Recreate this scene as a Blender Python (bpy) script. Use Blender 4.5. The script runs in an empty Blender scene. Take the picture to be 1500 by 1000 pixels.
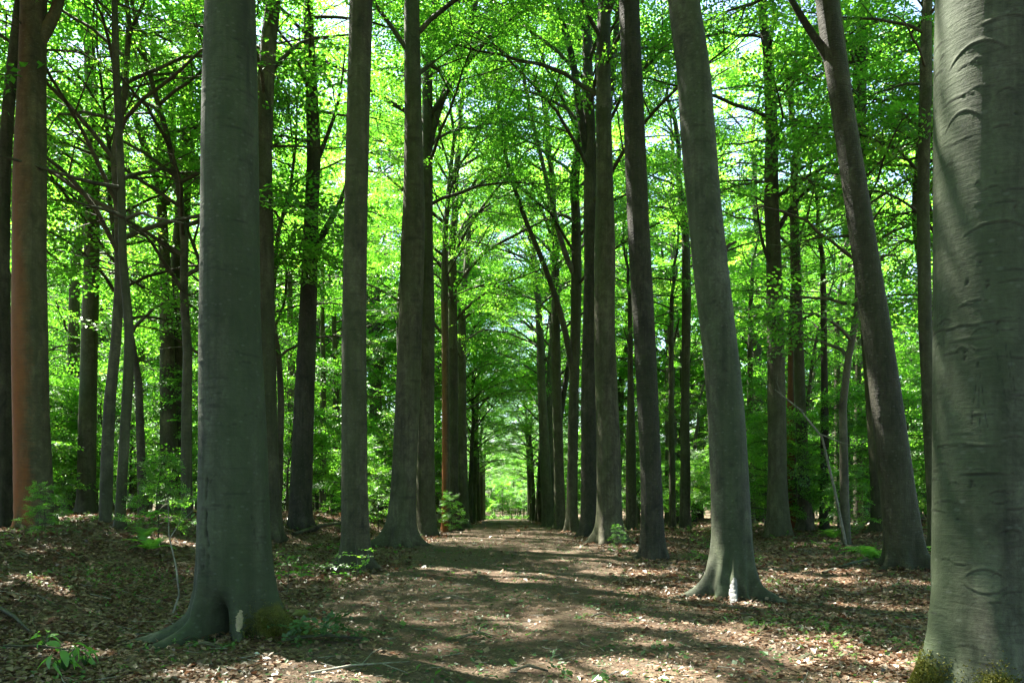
import bpy, math, random
import numpy as np
from mathutils import Vector, Matrix

R_ = math.radians
rng = np.random.default_rng(11)
random.seed(5)
scn = bpy.context.scene
col = scn.collection

# ------------------------------------------------------------------ camera, sky, sun, exposure
F, CX, CY, EYE = 1100.0, 742.0, 714.0, 1.6
cam = bpy.data.cameras.new('camera')
cam.lens = F / 1500 * 36
cam.sensor_width = 36
cam.shift_x = (750 - CX) / 1500
cam.shift_y = (CY - 500) / 1500
cam.clip_start = 0.1
cam.clip_end = 2000
cam_o = bpy.data.objects.new('camera', cam)
cam_o.location = (0, 0, EYE)
cam_o.rotation_euler = (R_(90), 0, 0)
col.objects.link(cam_o)
scn.camera = cam_o

SUN_EL, SUN_AZ = R_(60), R_(-52)          # azimuth clockwise from +Y (straight ahead); negative = left
sun_dir = Vector((math.sin(SUN_AZ) * math.cos(SUN_EL), math.cos(SUN_AZ) * math.cos(SUN_EL), math.sin(SUN_EL)))
world = bpy.data.worlds.new('World')
scn.world = world
world.use_nodes = True
wn = world.node_tree
sky = wn.nodes.new('ShaderNodeTexSky')
sky.sky_type = 'NISHITA'
sky.sun_disc = False
sky.sun_elevation = SUN_EL
sky.sun_rotation = SUN_AZ
bg = wn.nodes['Background']
bg.inputs['Strength'].default_value = 0.065
wn.links.new(sky.outputs[0], bg.inputs['Color'])
sl = bpy.data.lights.new('sun', 'SUN')
sl.energy = 5.0
sl.angle = R_(0.5)
sl.color = (1.0, 0.95, 0.86)
so = bpy.data.objects.new('sun', sl)
so.rotation_euler = sun_dir.to_track_quat('Z', 'Y').to_euler()
so.location = (0, 0, 60)
col.objects.link(so)

scn.view_settings.view_transform = 'Standard'
scn.view_settings.look = 'None'
scn.view_settings.exposure = 3.45
scn.view_settings.gamma = 1.0
scn.view_settings.use_curve_mapping = False
scn.cycles.max_bounces = 10
scn.cycles.diffuse_bounces = 6
scn.cycles.transmission_bounces = 8
scn.cycles.glossy_bounces = 2
scn.cycles.sample_clamp_indirect = 6.0

# ------------------------------------------------------------------ helpers
def wx(px, d): return (px - CX) / F * d
def wz(py, d): return EYE - (py - CY) / F * d
def smooth(a, b, x):
    t = np.clip((np.asarray(x, float) - a) / (b - a), 0, 1)
    return t * t * (3 - 2 * t)

def gz(x, y):
    x = np.asarray(x, float); y = np.asarray(y, float)
    t = np.clip(y - 20, 0, None)
    base = -0.036 * (np.sqrt(t * t + 36) - 6)
    base = np.where(y > 130, -0.036 * (np.sqrt(110**2 + 36) - 6), base)
    lb = 0.78 * smooth(3.7, 8.5, -x) * smooth(3, 7, y + (-x - 4) * 0.2)
    rb = 0.26 * smooth(5.5, 13, x)
    side = smooth(3.4, 6.0, np.abs(x))
    bump = 0.055 * np.sin(x * 1.3 + 0.6 * y) * np.sin(y * 0.9 - 0.4 * x + 1) + 0.03 * np.sin(2.3 * x - 1.1 * y) \
        + 0.05 * np.sin(x * .45 + 2) * np.sin(y * .37)
    return base + lb + rb + bump * side
def gzf(x, y): return float(gz(x, y))

def mesh_np(name, verts, faces, mat=None, smooth_sh=True, attrs=None):
    """faces: (n,4) or (n,3) array, or list of such arrays"""
    if not isinstance(faces, list): faces = [faces]
    me = bpy.data.meshes.new(name)
    verts = np.asarray(verts, np.float32)
    me.vertices.add(len(verts)); me.vertices.foreach_set('co', verts.ravel())
    lv = np.concatenate([np.asarray(f, np.int32).ravel() for f in faces])
    tot = np.concatenate([np.full(len(f), f.shape[1], np.int32) for f in faces])
    start = np.concatenate([[0], np.cumsum(tot)[:-1]]).astype(np.int32)
    me.loops.add(len(lv)); me.loops.foreach_set('vertex_index', lv)
    me.polygons.add(len(tot)); me.polygons.foreach_set('loop_start', start)
    me.polygons.foreach_set('loop_total', tot)
    me.polygons.foreach_set('use_smooth', np.full(len(tot), smooth_sh, bool))
    me.update(calc_edges=True)
    for k, v in (attrs or {}).items():
        a = me.attributes.new(k, 'FLOAT', 'POINT')
        a.data.foreach_set('value', np.asarray(v, np.float32))
    if mat: me.materials.append(mat)
    return me

def link(name, me, parent=None, loc=(0, 0, 0), rot=(0, 0, 0), kind=None):
    o = bpy.data.objects.new(name, me)
    o.location = loc; o.rotation_euler = rot
    if parent: o.parent = parent
    if kind: o['kind'] = kind
    col.objects.link(o)
    return o

def thing(name, label, cat, loc=(0, 0, 0), rot=(0, 0, 0), group=None, scale=1.0, me=None):
    o = bpy.data.objects.new(name, me)
    o.location = loc; o.rotation_euler = rot; o.scale = (scale,) * 3
    o['label'] = label; o['category'] = cat
    if group: o['group'] = group
    if me is None: o.empty_display_size = 0.3
    col.objects.link(o)
    return o

class Tubes:
    """collects tapering tubes into one mesh"""
    def __init__(s): s.v = []; s.f = []; s.n = 0
    def add(s, pts, rad, sides=6, cap=True):
        pts = np.asarray(pts, float); rad = np.asarray(rad, float)
        n = len(pts)
        tan = np.gradient(pts, axis=0)
        tan /= np.linalg.norm(tan, axis=1)[:, None] + 1e-9
        ref = np.array([0, 0, 1.0]) if abs(tan[0, 2]) < .9 else np.array([1.0, 0, 0])
        u = np.cross(tan, ref); u /= np.linalg.norm(u, axis=1)[:, None] + 1e-9
        w = np.cross(tan, u)
        a = np.arange(sides) / sides * 2 * np.pi
        ring = pts[:, None, :] + rad[:, None, None] * (np.cos(a)[None, :, None] * u[:, None, :] + np.sin(a)[None, :, None] * w[:, None, :])
        s.v.append(ring.reshape(-1, 3))
        i = np.arange(n - 1)[:, None] * sides + np.arange(sides)[None, :]
        j = np.arange(n - 1)[:, None] * sides + (np.arange(sides)[None, :] + 1) % sides
        s.f.append(np.stack([i, i + sides, j + sides, j], -1).reshape(-1, 4) + s.n)
        s.n += n * sides
    def mesh(s, name, mat, attrs=None):
        return mesh_np(name, np.concatenate(s.v), np.concatenate(s.f), mat, True, attrs)

# ------------------------------------------------------------------ materials
def new_mat(name):
    m = bpy.data.materials.new(name); m.use_nodes = True
    nt = m.node_tree; nt.nodes.clear()
    out = nt.nodes.new('ShaderNodeOutputMaterial')
    return m, nt, out
def nd(nt, t, **kw):
    n = nt.nodes.new(t)
    for k, v in kw.items(): setattr(n, k, v)
    return n
def ramp(nt, fac, stops):
    r = nd(nt, 'ShaderNodeValToRGB')
    e = r.color_ramp.elements
    while len(e) < len(stops): e.new(0.5)
    for q, (p, c) in zip(e, stops): q.position = p; q.color = (*c, 1)
    nt.links.new(fac, r.inputs[0]); return r.outputs[0]
def noise(nt, vec, scale, detail=4, rough=.55, dist=0.0):
    n = nd(nt, 'ShaderNodeTexNoise')
    n.inputs['Scale'].default_value = scale; n.inputs['Detail'].default_value = detail
    n.inputs['Roughness'].default_value = rough; n.inputs['Distortion'].default_value = dist
    nt.links.new(vec, n.inputs['Vector']); return n.outputs['Fac']
def mapping(nt, vec, scale=(1, 1, 1), loc=None):
    m = nd(nt, 'ShaderNodeMapping'); m.inputs['Scale'].default_value = scale
    nt.links.new(vec, m.inputs['Vector'])
    if loc is not None: nt.links.new(loc, m.inputs['Location'])
    return m.outputs[0]
def mixc(nt, fac, a, b, mode='MIX'):
    m = nd(nt, 'ShaderNodeMix', data_type='RGBA', blend_type=mode)
    for s, v in ((0, fac), (6, a), (7, b)):
        if isinstance(v, (int, float)): m.inputs[s].default_value = v
        elif isinstance(v, tuple): m.inputs[s].default_value = (*v, 1)
        else: nt.links.new(v, m.inputs[s])
    return m.outputs[2]
def math_(nt, op, a, b=None, clamp=False):
    m = nd(nt, 'ShaderNodeMath', operation=op, use_clamp=clamp)
    for s, v in ((0, a), (1, b)):
        if v is None: continue
        if isinstance(v, (int, float)): m.inputs[s].default_value = v
        else: nt.links.new(v, m.inputs[s])
    return m.outputs[0]

def leaf_mat(name, stops_d, stops_t, trans=0.5, gloss=.03):
    m, nt, out = new_mat(name)
    at = nd(nt, 'ShaderNodeAttribute', attribute_name='tint')
    oi = nd(nt, 'ShaderNodeObjectInfo')
    f = math_(nt, 'ADD', math_(nt, 'MULTIPLY', at.outputs['Fac'], .75), math_(nt, 'MULTIPLY', oi.outputs['Random'], .25))
    cd = ramp(nt, f, stops_d); ct = ramp(nt, f, stops_t)
    d = nd(nt, 'ShaderNodeBsdfDiffuse'); nt.links.new(cd, d.inputs[0])
    t = nd(nt, 'ShaderNodeBsdfTranslucent'); nt.links.new(ct, t.inputs[0])
    mx = nd(nt, 'ShaderNodeMixShader'); mx.inputs[0].default_value = trans
    nt.links.new(d.outputs[0], mx.inputs[1]); nt.links.new(t.outputs[0], mx.inputs[2])
    g = nd(nt, 'ShaderNodeBsdfGlossy'); g.inputs['Roughness'].default_value = .42
    g.inputs[0].default_value = (.9, .95, .9, 1)
    m2 = nd(nt, 'ShaderNodeMixShader'); m2.inputs[0].default_value = gloss
    nt.links.new(mx.outputs[0], m2.inputs[1]); nt.links.new(g.outputs[0], m2.inputs[2])
    nt.links.new(m2.outputs[0], out.inputs[0])
    return m

M_leaf = leaf_mat('beech_leaf',
    [(0, (.035, .085, .014)), (.5, (.055, .13, .016)), (.85, (.085, .17, .02)), (1, (.15, .19, .03))],
    [(0, (.075, .29, .018)), (.4, (.15, .45, .024)), (.8, (.26, .60, .04)), (1, (.50, .62, .08))], .58, .05)
M_fern = leaf_mat('fern_leaf',
    [(0, (.06, .16, .03)), (1, (.11, .24, .04))], [(0, (.2, .5, .05)), (1, (.34, .65, .07))], .45)
M_weed = leaf_mat('weed_leaf',
    [(0, (.03, .07, .02)), (1, (.08, .15, .03))], [(0, (.1, .25, .04)), (1, (.22, .42, .06))], .35)
M_wilt = leaf_mat('wilted_leaf',
    [(0, (.025, .055, .02)), (1, (.05, .10, .03))], [(0, (.06, .14, .03)), (1, (.1, .2, .04))], .25)
M_litter = leaf_mat('dry_leaf',
    [(0, (.035, .02, .012)), (.3, (.08, .048, .028)), (.6, (.15, .097, .06)), (.85, (.27, .175, .125)), (1, (.25, .07, .03))],
    [(0, (.08, .03, .012)), (.5, (.22, .1, .05)), (1, (.4, .18, .08))], .18, .04)

def bark_mat(name, dark, mid, light, algae=(.06, .085, .03), algae_amt=.5, orange=0.0, rough_bump=.5, wr=1.0, furrow=False):
    m, nt, out = new_mat(name)
    tc = nd(nt, 'ShaderNodeTexCoord')
    oi = nd(nt, 'ShaderNodeObjectInfo')
    off = math_(nt, 'MULTIPLY', oi.outputs['Random'], 37.0)
    cx = nd(nt, 'ShaderNodeCombineXYZ')
    for k in range(3): nt.links.new(off, cx.inputs[k])
    P = tc.outputs['Object']
    v1 = mapping(nt, P, (1, 1, .55), cx.outputs[0])
    big = noise(nt, v1, 1.6, 5, .6, .4)
    c = ramp(nt, big, [(.3, dark), (.5, mid), (.72, light)])
    v2 = mapping(nt, P, (5, 5, 42), cx.outputs[0])
    wr_n = noise(nt, v2, 1.0, 4, .6, .6)
    c = mixc(nt, math_(nt, 'MULTIPLY', ramp(nt, wr_n, [(.36, (1, 1, 1)), (.46, (0, 0, 0))]), .38), c, (.014, .013, .009))
    v3 = mapping(nt, P, (34, 34, 34 if not furrow else 6), cx.outputs[0])
    fine = noise(nt, v3, 1.0, 5, .7)
    c = mixc(nt, .55, c, ramp(nt, fine, [(.25, (.25, .25, .25)), (.75, (.85, .85, .85))]), 'OVERLAY')
    bl = noise(nt, mapping(nt, P, (5, 5, 3.2), cx.outputs[0]), 1.0, 5, .68, .8)
    c = mixc(nt, .75, c, ramp(nt, bl, [(.32, (.17, .17, .16)), (.5, (.5, .5, .5)), (.68, (.80, .81, .77))]), 'OVERLAY')
    st = noise(nt, mapping(nt, P, (13, 13, .5), cx.outputs[0]), 1.0, 3, .6)
    c = mixc(nt, .5, c, ramp(nt, st, [(.32, (.2, .2, .19)), (.5, (.52, .52, .52)), (.72, (.68, .70, .65))]), 'OVERLAY')
    # algae film in big patches
    al = noise(nt, mapping(nt, P, (1.3, 1.3, .35), cx.outputs[0]), 1.1, 3, .5)
    c = mixc(nt, math_(nt, 'MULTIPLY', ramp(nt, al, [(.36, (0, 0, 0)), (.62, (1, 1, 1))]), algae_amt), c, algae)
    # pale lichen freckles
    vo = nd(nt, 'ShaderNodeTexVoronoi'); vo.inputs['Scale'].default_value = 9
    nt.links.new(mapping(nt, P, (1, 1, 1.6), cx.outputs[0]), vo.inputs['Vector'])
    sp = math_(nt, 'MULTIPLY', ramp(nt, vo.outputs['Distance'], [(.10, (1, 1, 1)), (.22, (0, 0, 0))]), .16)
    c = mixc(nt, sp, c, (.16, .165, .14))
    if orange > 0:
        sx = nd(nt, 'ShaderNodeSeparateXYZ'); nt.links.new(tc.outputs['Normal'], sx.inputs[0])
        on = noise(nt, mapping(nt, P, (2, 2, .5)), 1.5, 4)
        k = math_(nt, 'ADD', math_(nt, 'MULTIPLY', sx.outputs[0], -.5), math_(nt, 'MULTIPLY', sx.outputs[1], -.28))
        k = math_(nt, 'ADD', k, math_(nt, 'SUBTRACT', on, .42))
        k = math_(nt, 'ADD', k, math_(nt, 'MULTIPLY', math_(nt, 'SUBTRACT', wr_n, .5), .5))
        k = ramp(nt, k, [(.0, (0, 0, 0)), (.5, (1, 1, 1))])
        sz = nd(nt, 'ShaderNodeSeparateXYZ'); nt.links.new(P, sz.inputs[0])
        hz = ramp(nt, math_(nt, 'DIVIDE', math_(nt, 'ADD', sz.outputs[2], math_(nt, 'MULTIPLY', on, 2.5)), 10.0), [(.35, (1, 1, 1)), (.95, (.2, .2, .2))])
        c = mixc(nt, math_(nt, 'MULTIPLY', math_(nt, 'MULTIPLY', k, orange), hz), c, (.19, .058, .012))
    mk = nd(nt, 'ShaderNodeAttribute', attribute_name='mark')
    c = mixc(nt, math_(nt, 'MULTIPLY', mk.outputs['Fac'], .8, True), c, (.010, .010, .007))
    ms = nd(nt, 'ShaderNodeAttribute', attribute_name='moss')
    mn = noise(nt, mapping(nt, P, (1, 1, 1)), 7, 5, .7)
    mf = ramp(nt, math_(nt, 'ADD', ms.outputs['Fac'], math_(nt, 'SUBTRACT', mn, .5)), [(.42, (0, 0, 0)), (.6, (1, 1, 1))])
    c = mixc(nt, mf, c, ramp(nt, mn, [(.35, (.03, .036, .006)), (.7, (.10, .10, .012))]))
    hv = nd(nt, 'ShaderNodeHueSaturation')
    nt.links.new(math_(nt, 'ADD', math_(nt, 'MULTIPLY', oi.outputs['Random'], .4), .8), hv.inputs['Value'])
    nt.links.new(c, hv.inputs['Color'])
    b = nd(nt, 'ShaderNodeBsdfPrincipled')
    nt.links.new(hv.outputs[0], b.inputs['Base Color'])
    b.inputs['Roughness'].default_value = .8
    b.inputs['Specular IOR Level'].default_value = .25
    h = math_(nt, 'ADD', math_(nt, 'MULTIPLY', wr_n, .8 * wr), math_(nt, 'MULTIPLY', fine, .6))
    h = math_(nt, 'ADD', h, math_(nt, 'MULTIPLY', big, .8))
    bp = nd(nt, 'ShaderNodeBump'); bp.inputs['Strength'].default_value = rough_bump
    bp.inputs['Distance'].default_value = .02 if not furrow else .04
    nt.links.new(h, bp.inputs['Height']); nt.links.new(bp.outputs[0], b.inputs['Normal'])
    nt.links.new(b.outputs[0], out.inputs[0])
    return m

M_bark = bark_mat('beech_bark', (.026, .024, .014), (.046, .042, .025), (.078, .072, .048), algae=(.036, .048, .015))
M_bark_near = bark_mat('smooth_beech_bark', (.026, .027, .017), (.041, .044, .028), (.066, .07, .05), algae=(.029, .044, .018), algae_amt=.75, rough_bump=.34, wr=.8)
M_bark_dark = bark_mat('dark_bark', (.015, .014, .009), (.026, .024, .016), (.046, .042, .03), algae=(.022, .028, .01), algae_amt=.4, rough_bump=.7, furrow=True)
M_bark_orange = bark_mat('orange_algae_bark', (.03, .024, .014), (.05, .038, .022), (.075, .06, .04), orange=.85, algae_amt=.25)
M_twig = bark_mat('twig_bark', (.026, .024, .015), (.046, .042, .027), (.078, .07, .05), algae_amt=.2)
M_deadwood = bark_mat('dead_wood', (.09, .082, .065), (.15, .14, .115), (.24, .225, .19), algae_amt=.25)

def simple_mat(name, c1, c2, scale=8, bump=.4, rough=.9):
    m, nt, out = new_mat(name)
    tc = nd(nt, 'ShaderNodeTexCoord')
    n = noise(nt, tc.outputs['Object'], scale, 6, .7)
    c = ramp(nt, n, [(.3, c1), (.7, c2)])
    b = nd(nt, 'ShaderNodeBsdfPrincipled'); b.inputs['Roughness'].default_value = rough
    nt.links.new(c, b.inputs['Base Color'])
    bp = nd(nt, 'ShaderNodeBump'); bp.inputs['Strength'].default_value = bump; bp.inputs['Distance'].default_value = .03
    nt.links.new(n, bp.inputs['Height']); nt.links.new(bp.outputs[0], b.inputs['Normal'])
    nt.links.new(b.outputs[0], out.inputs[0]); return m
M_mosst = leaf_mat('moss_tuft', [(0, (.035, .042, .008)), (.6, (.085, .09, .012)), (1, (.15, .14, .02))], [(0, (.06, .07, .01)), (1, (.2, .2, .03))], .25)
M_moss = simple_mat('moss', (.05, .055, .008), (.13, .125, .018), 30, .8)
M_scar = simple_mat('bare_wood', (.15, .12, .07), (.27, .22, .14), 22, .5)
M_sunlit_root = simple_mat('sunlit_root_paint', (.10, .10, .092), (.22, .22, .21), 26, .6)  # pale tone that paints sunlight onto a root
M_stone = simple_mat('pebble_stone', (.35, .34, .32), (.55, .54, .50), 20, .2)

def ground_mat(name, kind):
    m, nt, out = new_mat(name)
    g = nd(nt, 'ShaderNodeNewGeometry'); P = g.outputs['Position']
    big = noise(nt, P, .5, 4, .6)
    med = noise(nt, P, 5, 6, .7)
    fine = noise(nt, P, 38, 6, .75)
    vo = nd(nt, 'ShaderNodeTexVoronoi'); vo.inputs['Scale'].default_value = 17 if kind == 'litter' else 26
    vo.inputs['Randomness'].default_value = 1
    wv = nd(nt, 'ShaderNodeVectorMath', operation='ADD')
    nt.links.new(P, wv.inputs[0])
    nz = nd(nt, 'ShaderNodeTexNoise'); nz.inputs['Scale'].default_value = 20
    sc = nd(nt, 'ShaderNodeVectorMath', operation='SCALE'); sc.inputs['Scale'].default_value = .05
    nt.links.new(nz.outputs['Color'], sc.inputs[0]); nt.links.new(P, nz.inputs['Vector'])
    nt.links.new(sc.outputs[0], wv.inputs[1]); nt.links.new(wv.outputs[0], vo.inputs['Vector'])
    sx = nd(nt, 'ShaderNodeSeparateColor'); nt.links.new(vo.outputs['Color'], sx.inputs[0])
    if kind == 'litter':
        c = ramp(nt, sx.outputs[0], [(0, (.035, .021, .012)), (.35, (.075, .046, .027)), (.7, (.13, .085, .053)), (1, (.2, .145, .095))])
        c = mixc(nt, math_(nt, 'MULTIPLY', ramp(nt, med, [(.35, (1, 1, 1)), (.55, (0, 0, 0))]), .6), c, (.04, .026, .016))
        c = mixc(nt, math_(nt, 'MULTIPLY', ramp(nt, big, [(.55, (0, 0, 0)), (.7, (1, 1, 1))]), .25), c, (.05, .08, .025))
    else:
        c = ramp(nt, fine, [(.25, (.042, .028, .017)), (.5, (.085, .058, .036)), (.75, (.17, .11, .08))])
        c = mixc(nt, .35, c, ramp(nt, sx.outputs[0], [(0, (.035, .022, .013)), (.6, (.09, .06, .036)), (1, (.2, .145, .095))]))
        c = mixc(nt, math_(nt, 'MULTIPLY', ramp(nt, med, [(.5, (0, 0, 0)), (.68, (1, 1, 1))]), .45), c, (.05, .056, .02))
        c = mixc(nt, math_(nt, 'MULTIPLY', ramp(nt, big, [(.48, (0, 0, 0)), (.66, (1, 1, 1))]), .5), c, (.085, .043, .028))
    b = nd(nt, 'ShaderNodeBsdfPrincipled'); b.inputs['Roughness'].default_value = .9
    b.inputs['Specular IOR Level'].default_value = .2
    nt.links.new(c, b.inputs['Base Color'])
    h = math_(nt, 'ADD', math_(nt, 'MULTIPLY', fine, .7), math_(nt, 'MULTIPLY', sx.outputs[1], .8 if kind == 'litter' else .35))
    h = math_(nt, 'ADD', h, med)
    bp = nd(nt, 'ShaderNodeBump'); bp.inputs['Strength'].default_value = .9; bp.inputs['Distance'].default_value = .035 if kind == 'litter' else .06
    nt.links.new(h, bp.inputs['Height']); nt.links.new(bp.outputs[0], b.inputs['Normal'])
    nt.links.new(b.outputs[0], out.inputs[0]); return m
M_ground = ground_mat('leaf_litter_soil', 'litter')
M_path = ground_mat('trodden_path_soil', 'path')

# ------------------------------------------------------------------ ground and path
def grid_mesh(name, xs, ys, zf, mat):
    Xg, Yg = np.meshgrid(xs, ys)
    v = np.stack([Xg, Yg, zf(Xg, Yg)], -1).reshape(-1, 3)
    nx, ny = len(xs), len(ys)
    i = (np.arange(ny - 1)[:, None] * nx + np.arange(nx - 1)[None, :]).ravel()
    f = np.stack([i, i + 1, i + nx + 1, i + nx], -1)
    return mesh_np(name, v, f, mat)
xs = np.sort(np.concatenate([np.arange(-30, 30.01, .38), -np.geomspace(31, 500, 30), np.geomspace(31, 500, 30)]))
ys = np.sort(np.concatenate([np.arange(-6, 50, .4), np.geomspace(50, 800, 60), -np.geomspace(7, 200, 20)]))
link('ground', grid_mesh('ground', xs, ys, gz, M_ground), kind='structure')

def path_half(y, side):
    return 2.35 + .35 * np.sin(y * .7 + side * 2) + .22 * np.sin(y * 1.9 + side) + .12 * np.sin(y * 5.1 + 3 * side)
ty = np.concatenate([np.arange(-6, 40, .25), np.arange(40, 112.1, .8)])
tu = np.linspace(-1, 1, 41)
L_, Rr = path_half(ty, 0), path_half(ty, 1)
PX = np.where(tu[None, :] < 0, tu[None, :] * L_[:, None], tu[None, :] * Rr[:, None])
PY = np.repeat(ty[:, None], len(tu), 1)
PZ = gz(PX, PY) + .03 - .05 * smooth(.82, 1, np.abs(tu))[None, :] + .010 * np.sin(PX * 5 + PY * 2.1) * np.sin(PY * 3.3 - PX)
v = np.stack([PX, PY, PZ], -1).reshape(-1, 3)
nx = len(tu); i = (np.arange(len(ty) - 1)[:, None] * nx + np.arange(nx - 1)[None, :]).ravel()
link('path', mesh_np('path', v, np.stack([i, i + 1, i + nx + 1, i + nx], -1), M_path), kind='structure')
def surf(x, y):
    """top of ground or path"""
    x = np.asarray(x, float); y = np.asarray(y, float)
    w = np.where(x < 0, path_half(y, 0), path_half(y, 1))
    u = np.abs(x) / w
    return gz(x, y) + np.where((u < 1) & (y < 112), .03 - .05 * smooth(.82, 1, u), 0)

# ------------------------------------------------------------------ foliage building blocks
def make_spray(seed, L=1.0, leaf=.085, n_side=9, dens=1.0):
    """flat beech spray along +x, leaves lying about level; returns verts (n,4,3) and twig lines"""
    r = np.random.default_rng(seed)
    out = []; lines = []
    def droop(t): return -.16 * t * t
    lines.append([(0, 0, 0), (.5 * L, .02, droop(.5)), (L, 0, droop(1.0))])
    spots = []
    for k in range(n_side):
        t = .12 + .86 * k / n_side
        sgn = 1 if k % 2 else -1
        ln = L * (.16 + .42 * (1 - t) ** .7) * r.uniform(.7, 1.15)
        a = R_(r.uniform(38, 60)) * sgn
        n = max(2, int(ln / (leaf * .62) * dens))
        for j in range(n):
            q = (j + .6) / n
            px = t * L + math.cos(a) * ln * q; py = math.sin(a) * ln * q
            pz = droop(t) * L - .10 * (q * ln) ** 2 + r.normal(0, .012)
            spots.append((px, py, pz, a + (1 if j % 2 else -1) * R_(r.uniform(30, 65))))
    for j in range(int(6 * dens)):
        t = .5 + .5 * j / 6
        spots.append((t * L, 0, droop(t) * L, (1 if j % 2 else -1) * R_(r.uniform(20, 55))))
    for (px, py, pz, a) in spots:
        l = leaf * r.uniform(.7, 1.15); w = l * r.uniform(.58, .72)
        d = np.array([math.cos(a), math.sin(a), r.normal(-.15, .22)]); d /= np.linalg.norm(d)
        s = np.cross(d, [r.normal(0, .28), r.normal(0, .28), 1]); s /= np.linalg.norm(s)
        p = np.array([px, py, pz])
        up = np.cross(s, d) * w * .12
        out.append([p, p + d * l * .45 + s * w * .5 + up, p + d * l, p + d * l * .45 - s * w * .5 + up])
    return np.array(out), lines

SPRAYS = [make_spray(100 + k, 1.0, .105, 9) for k in range(6)]
SPRAYS_SAP = [make_spray(240 + k, 1.0, .15, 7, 1.0) for k in range(4)]
SPRAYS_SPRIG = [make_spray(250 + k, 1.0, .22, 4, 1.0) for k in range(4)]
SPRAYS_BIG = [make_spray(200 + k, 1.0, .17, 7, 1.0) for k in range(4)]     # coarser, for trees far away

def frames(dirs, roll):
    """3x3 matrices with x along dirs, z about up, rolled"""
    x = dirs / np.linalg.norm(dirs, axis=1)[:, None]
    up = np.tile([0, 0, 1.0], (len(x), 1))
    y = np.cross(up, x); y /= np.linalg.norm(y, axis=1)[:, None] + 1e-9
    z = np.cross(x, y)
    c, s = np.cos(roll)[:, None], np.sin(roll)[:, None]
    y2 = y * c + z * s; z2 = -y * s + z * c
    return np.stack([x, y2, z2], -1)

class Leaves:
    def __init__(s): s.v = []; s.t = []
    def sprays(s, pos, dirs, size, r, lib, tone=None):
        pos = np.asarray(pos); dirs = np.asarray(dirs); size = np.asarray(size)
        which = r.integers(0, len(lib), len(pos))
        M = frames(dirs, r.normal(0, .45, len(pos)))
        base_t = r.uniform(.15, .75, len(pos))
        for k in range(len(lib)):
            sel = np.where(which == k)[0]
            if not len(sel): continue
            T = lib[k][0].reshape(-1, 3)
            w = np.einsum('nij,mj->nmi', M[sel], T) * size[sel][:, None, None] + pos[sel][:, None, :]
            s.v.append(w.reshape(-1, 3))
            nl = len(T) // 4
            tt = np.clip(base_t[sel][:, None] + r.normal(0, .17, (len(sel), nl)), 0, 1)
            s.t.append(np.repeat(tt.ravel(), 4))
    def mesh(s, name, mat):
        v = np.concatenate(s.v); t = np.concatenate(s.t)
        f = np.arange(len(v)).reshape(-1, 4)
        return mesh_np(name, v, f, mat, False, {'tint': t})

def rot_z(v, a):
    c, s = math.cos(a), math.sin(a)
    return np.array([v[0] * c - v[1] * s, v[0] * s + v[1] * c, v[2]])

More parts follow.
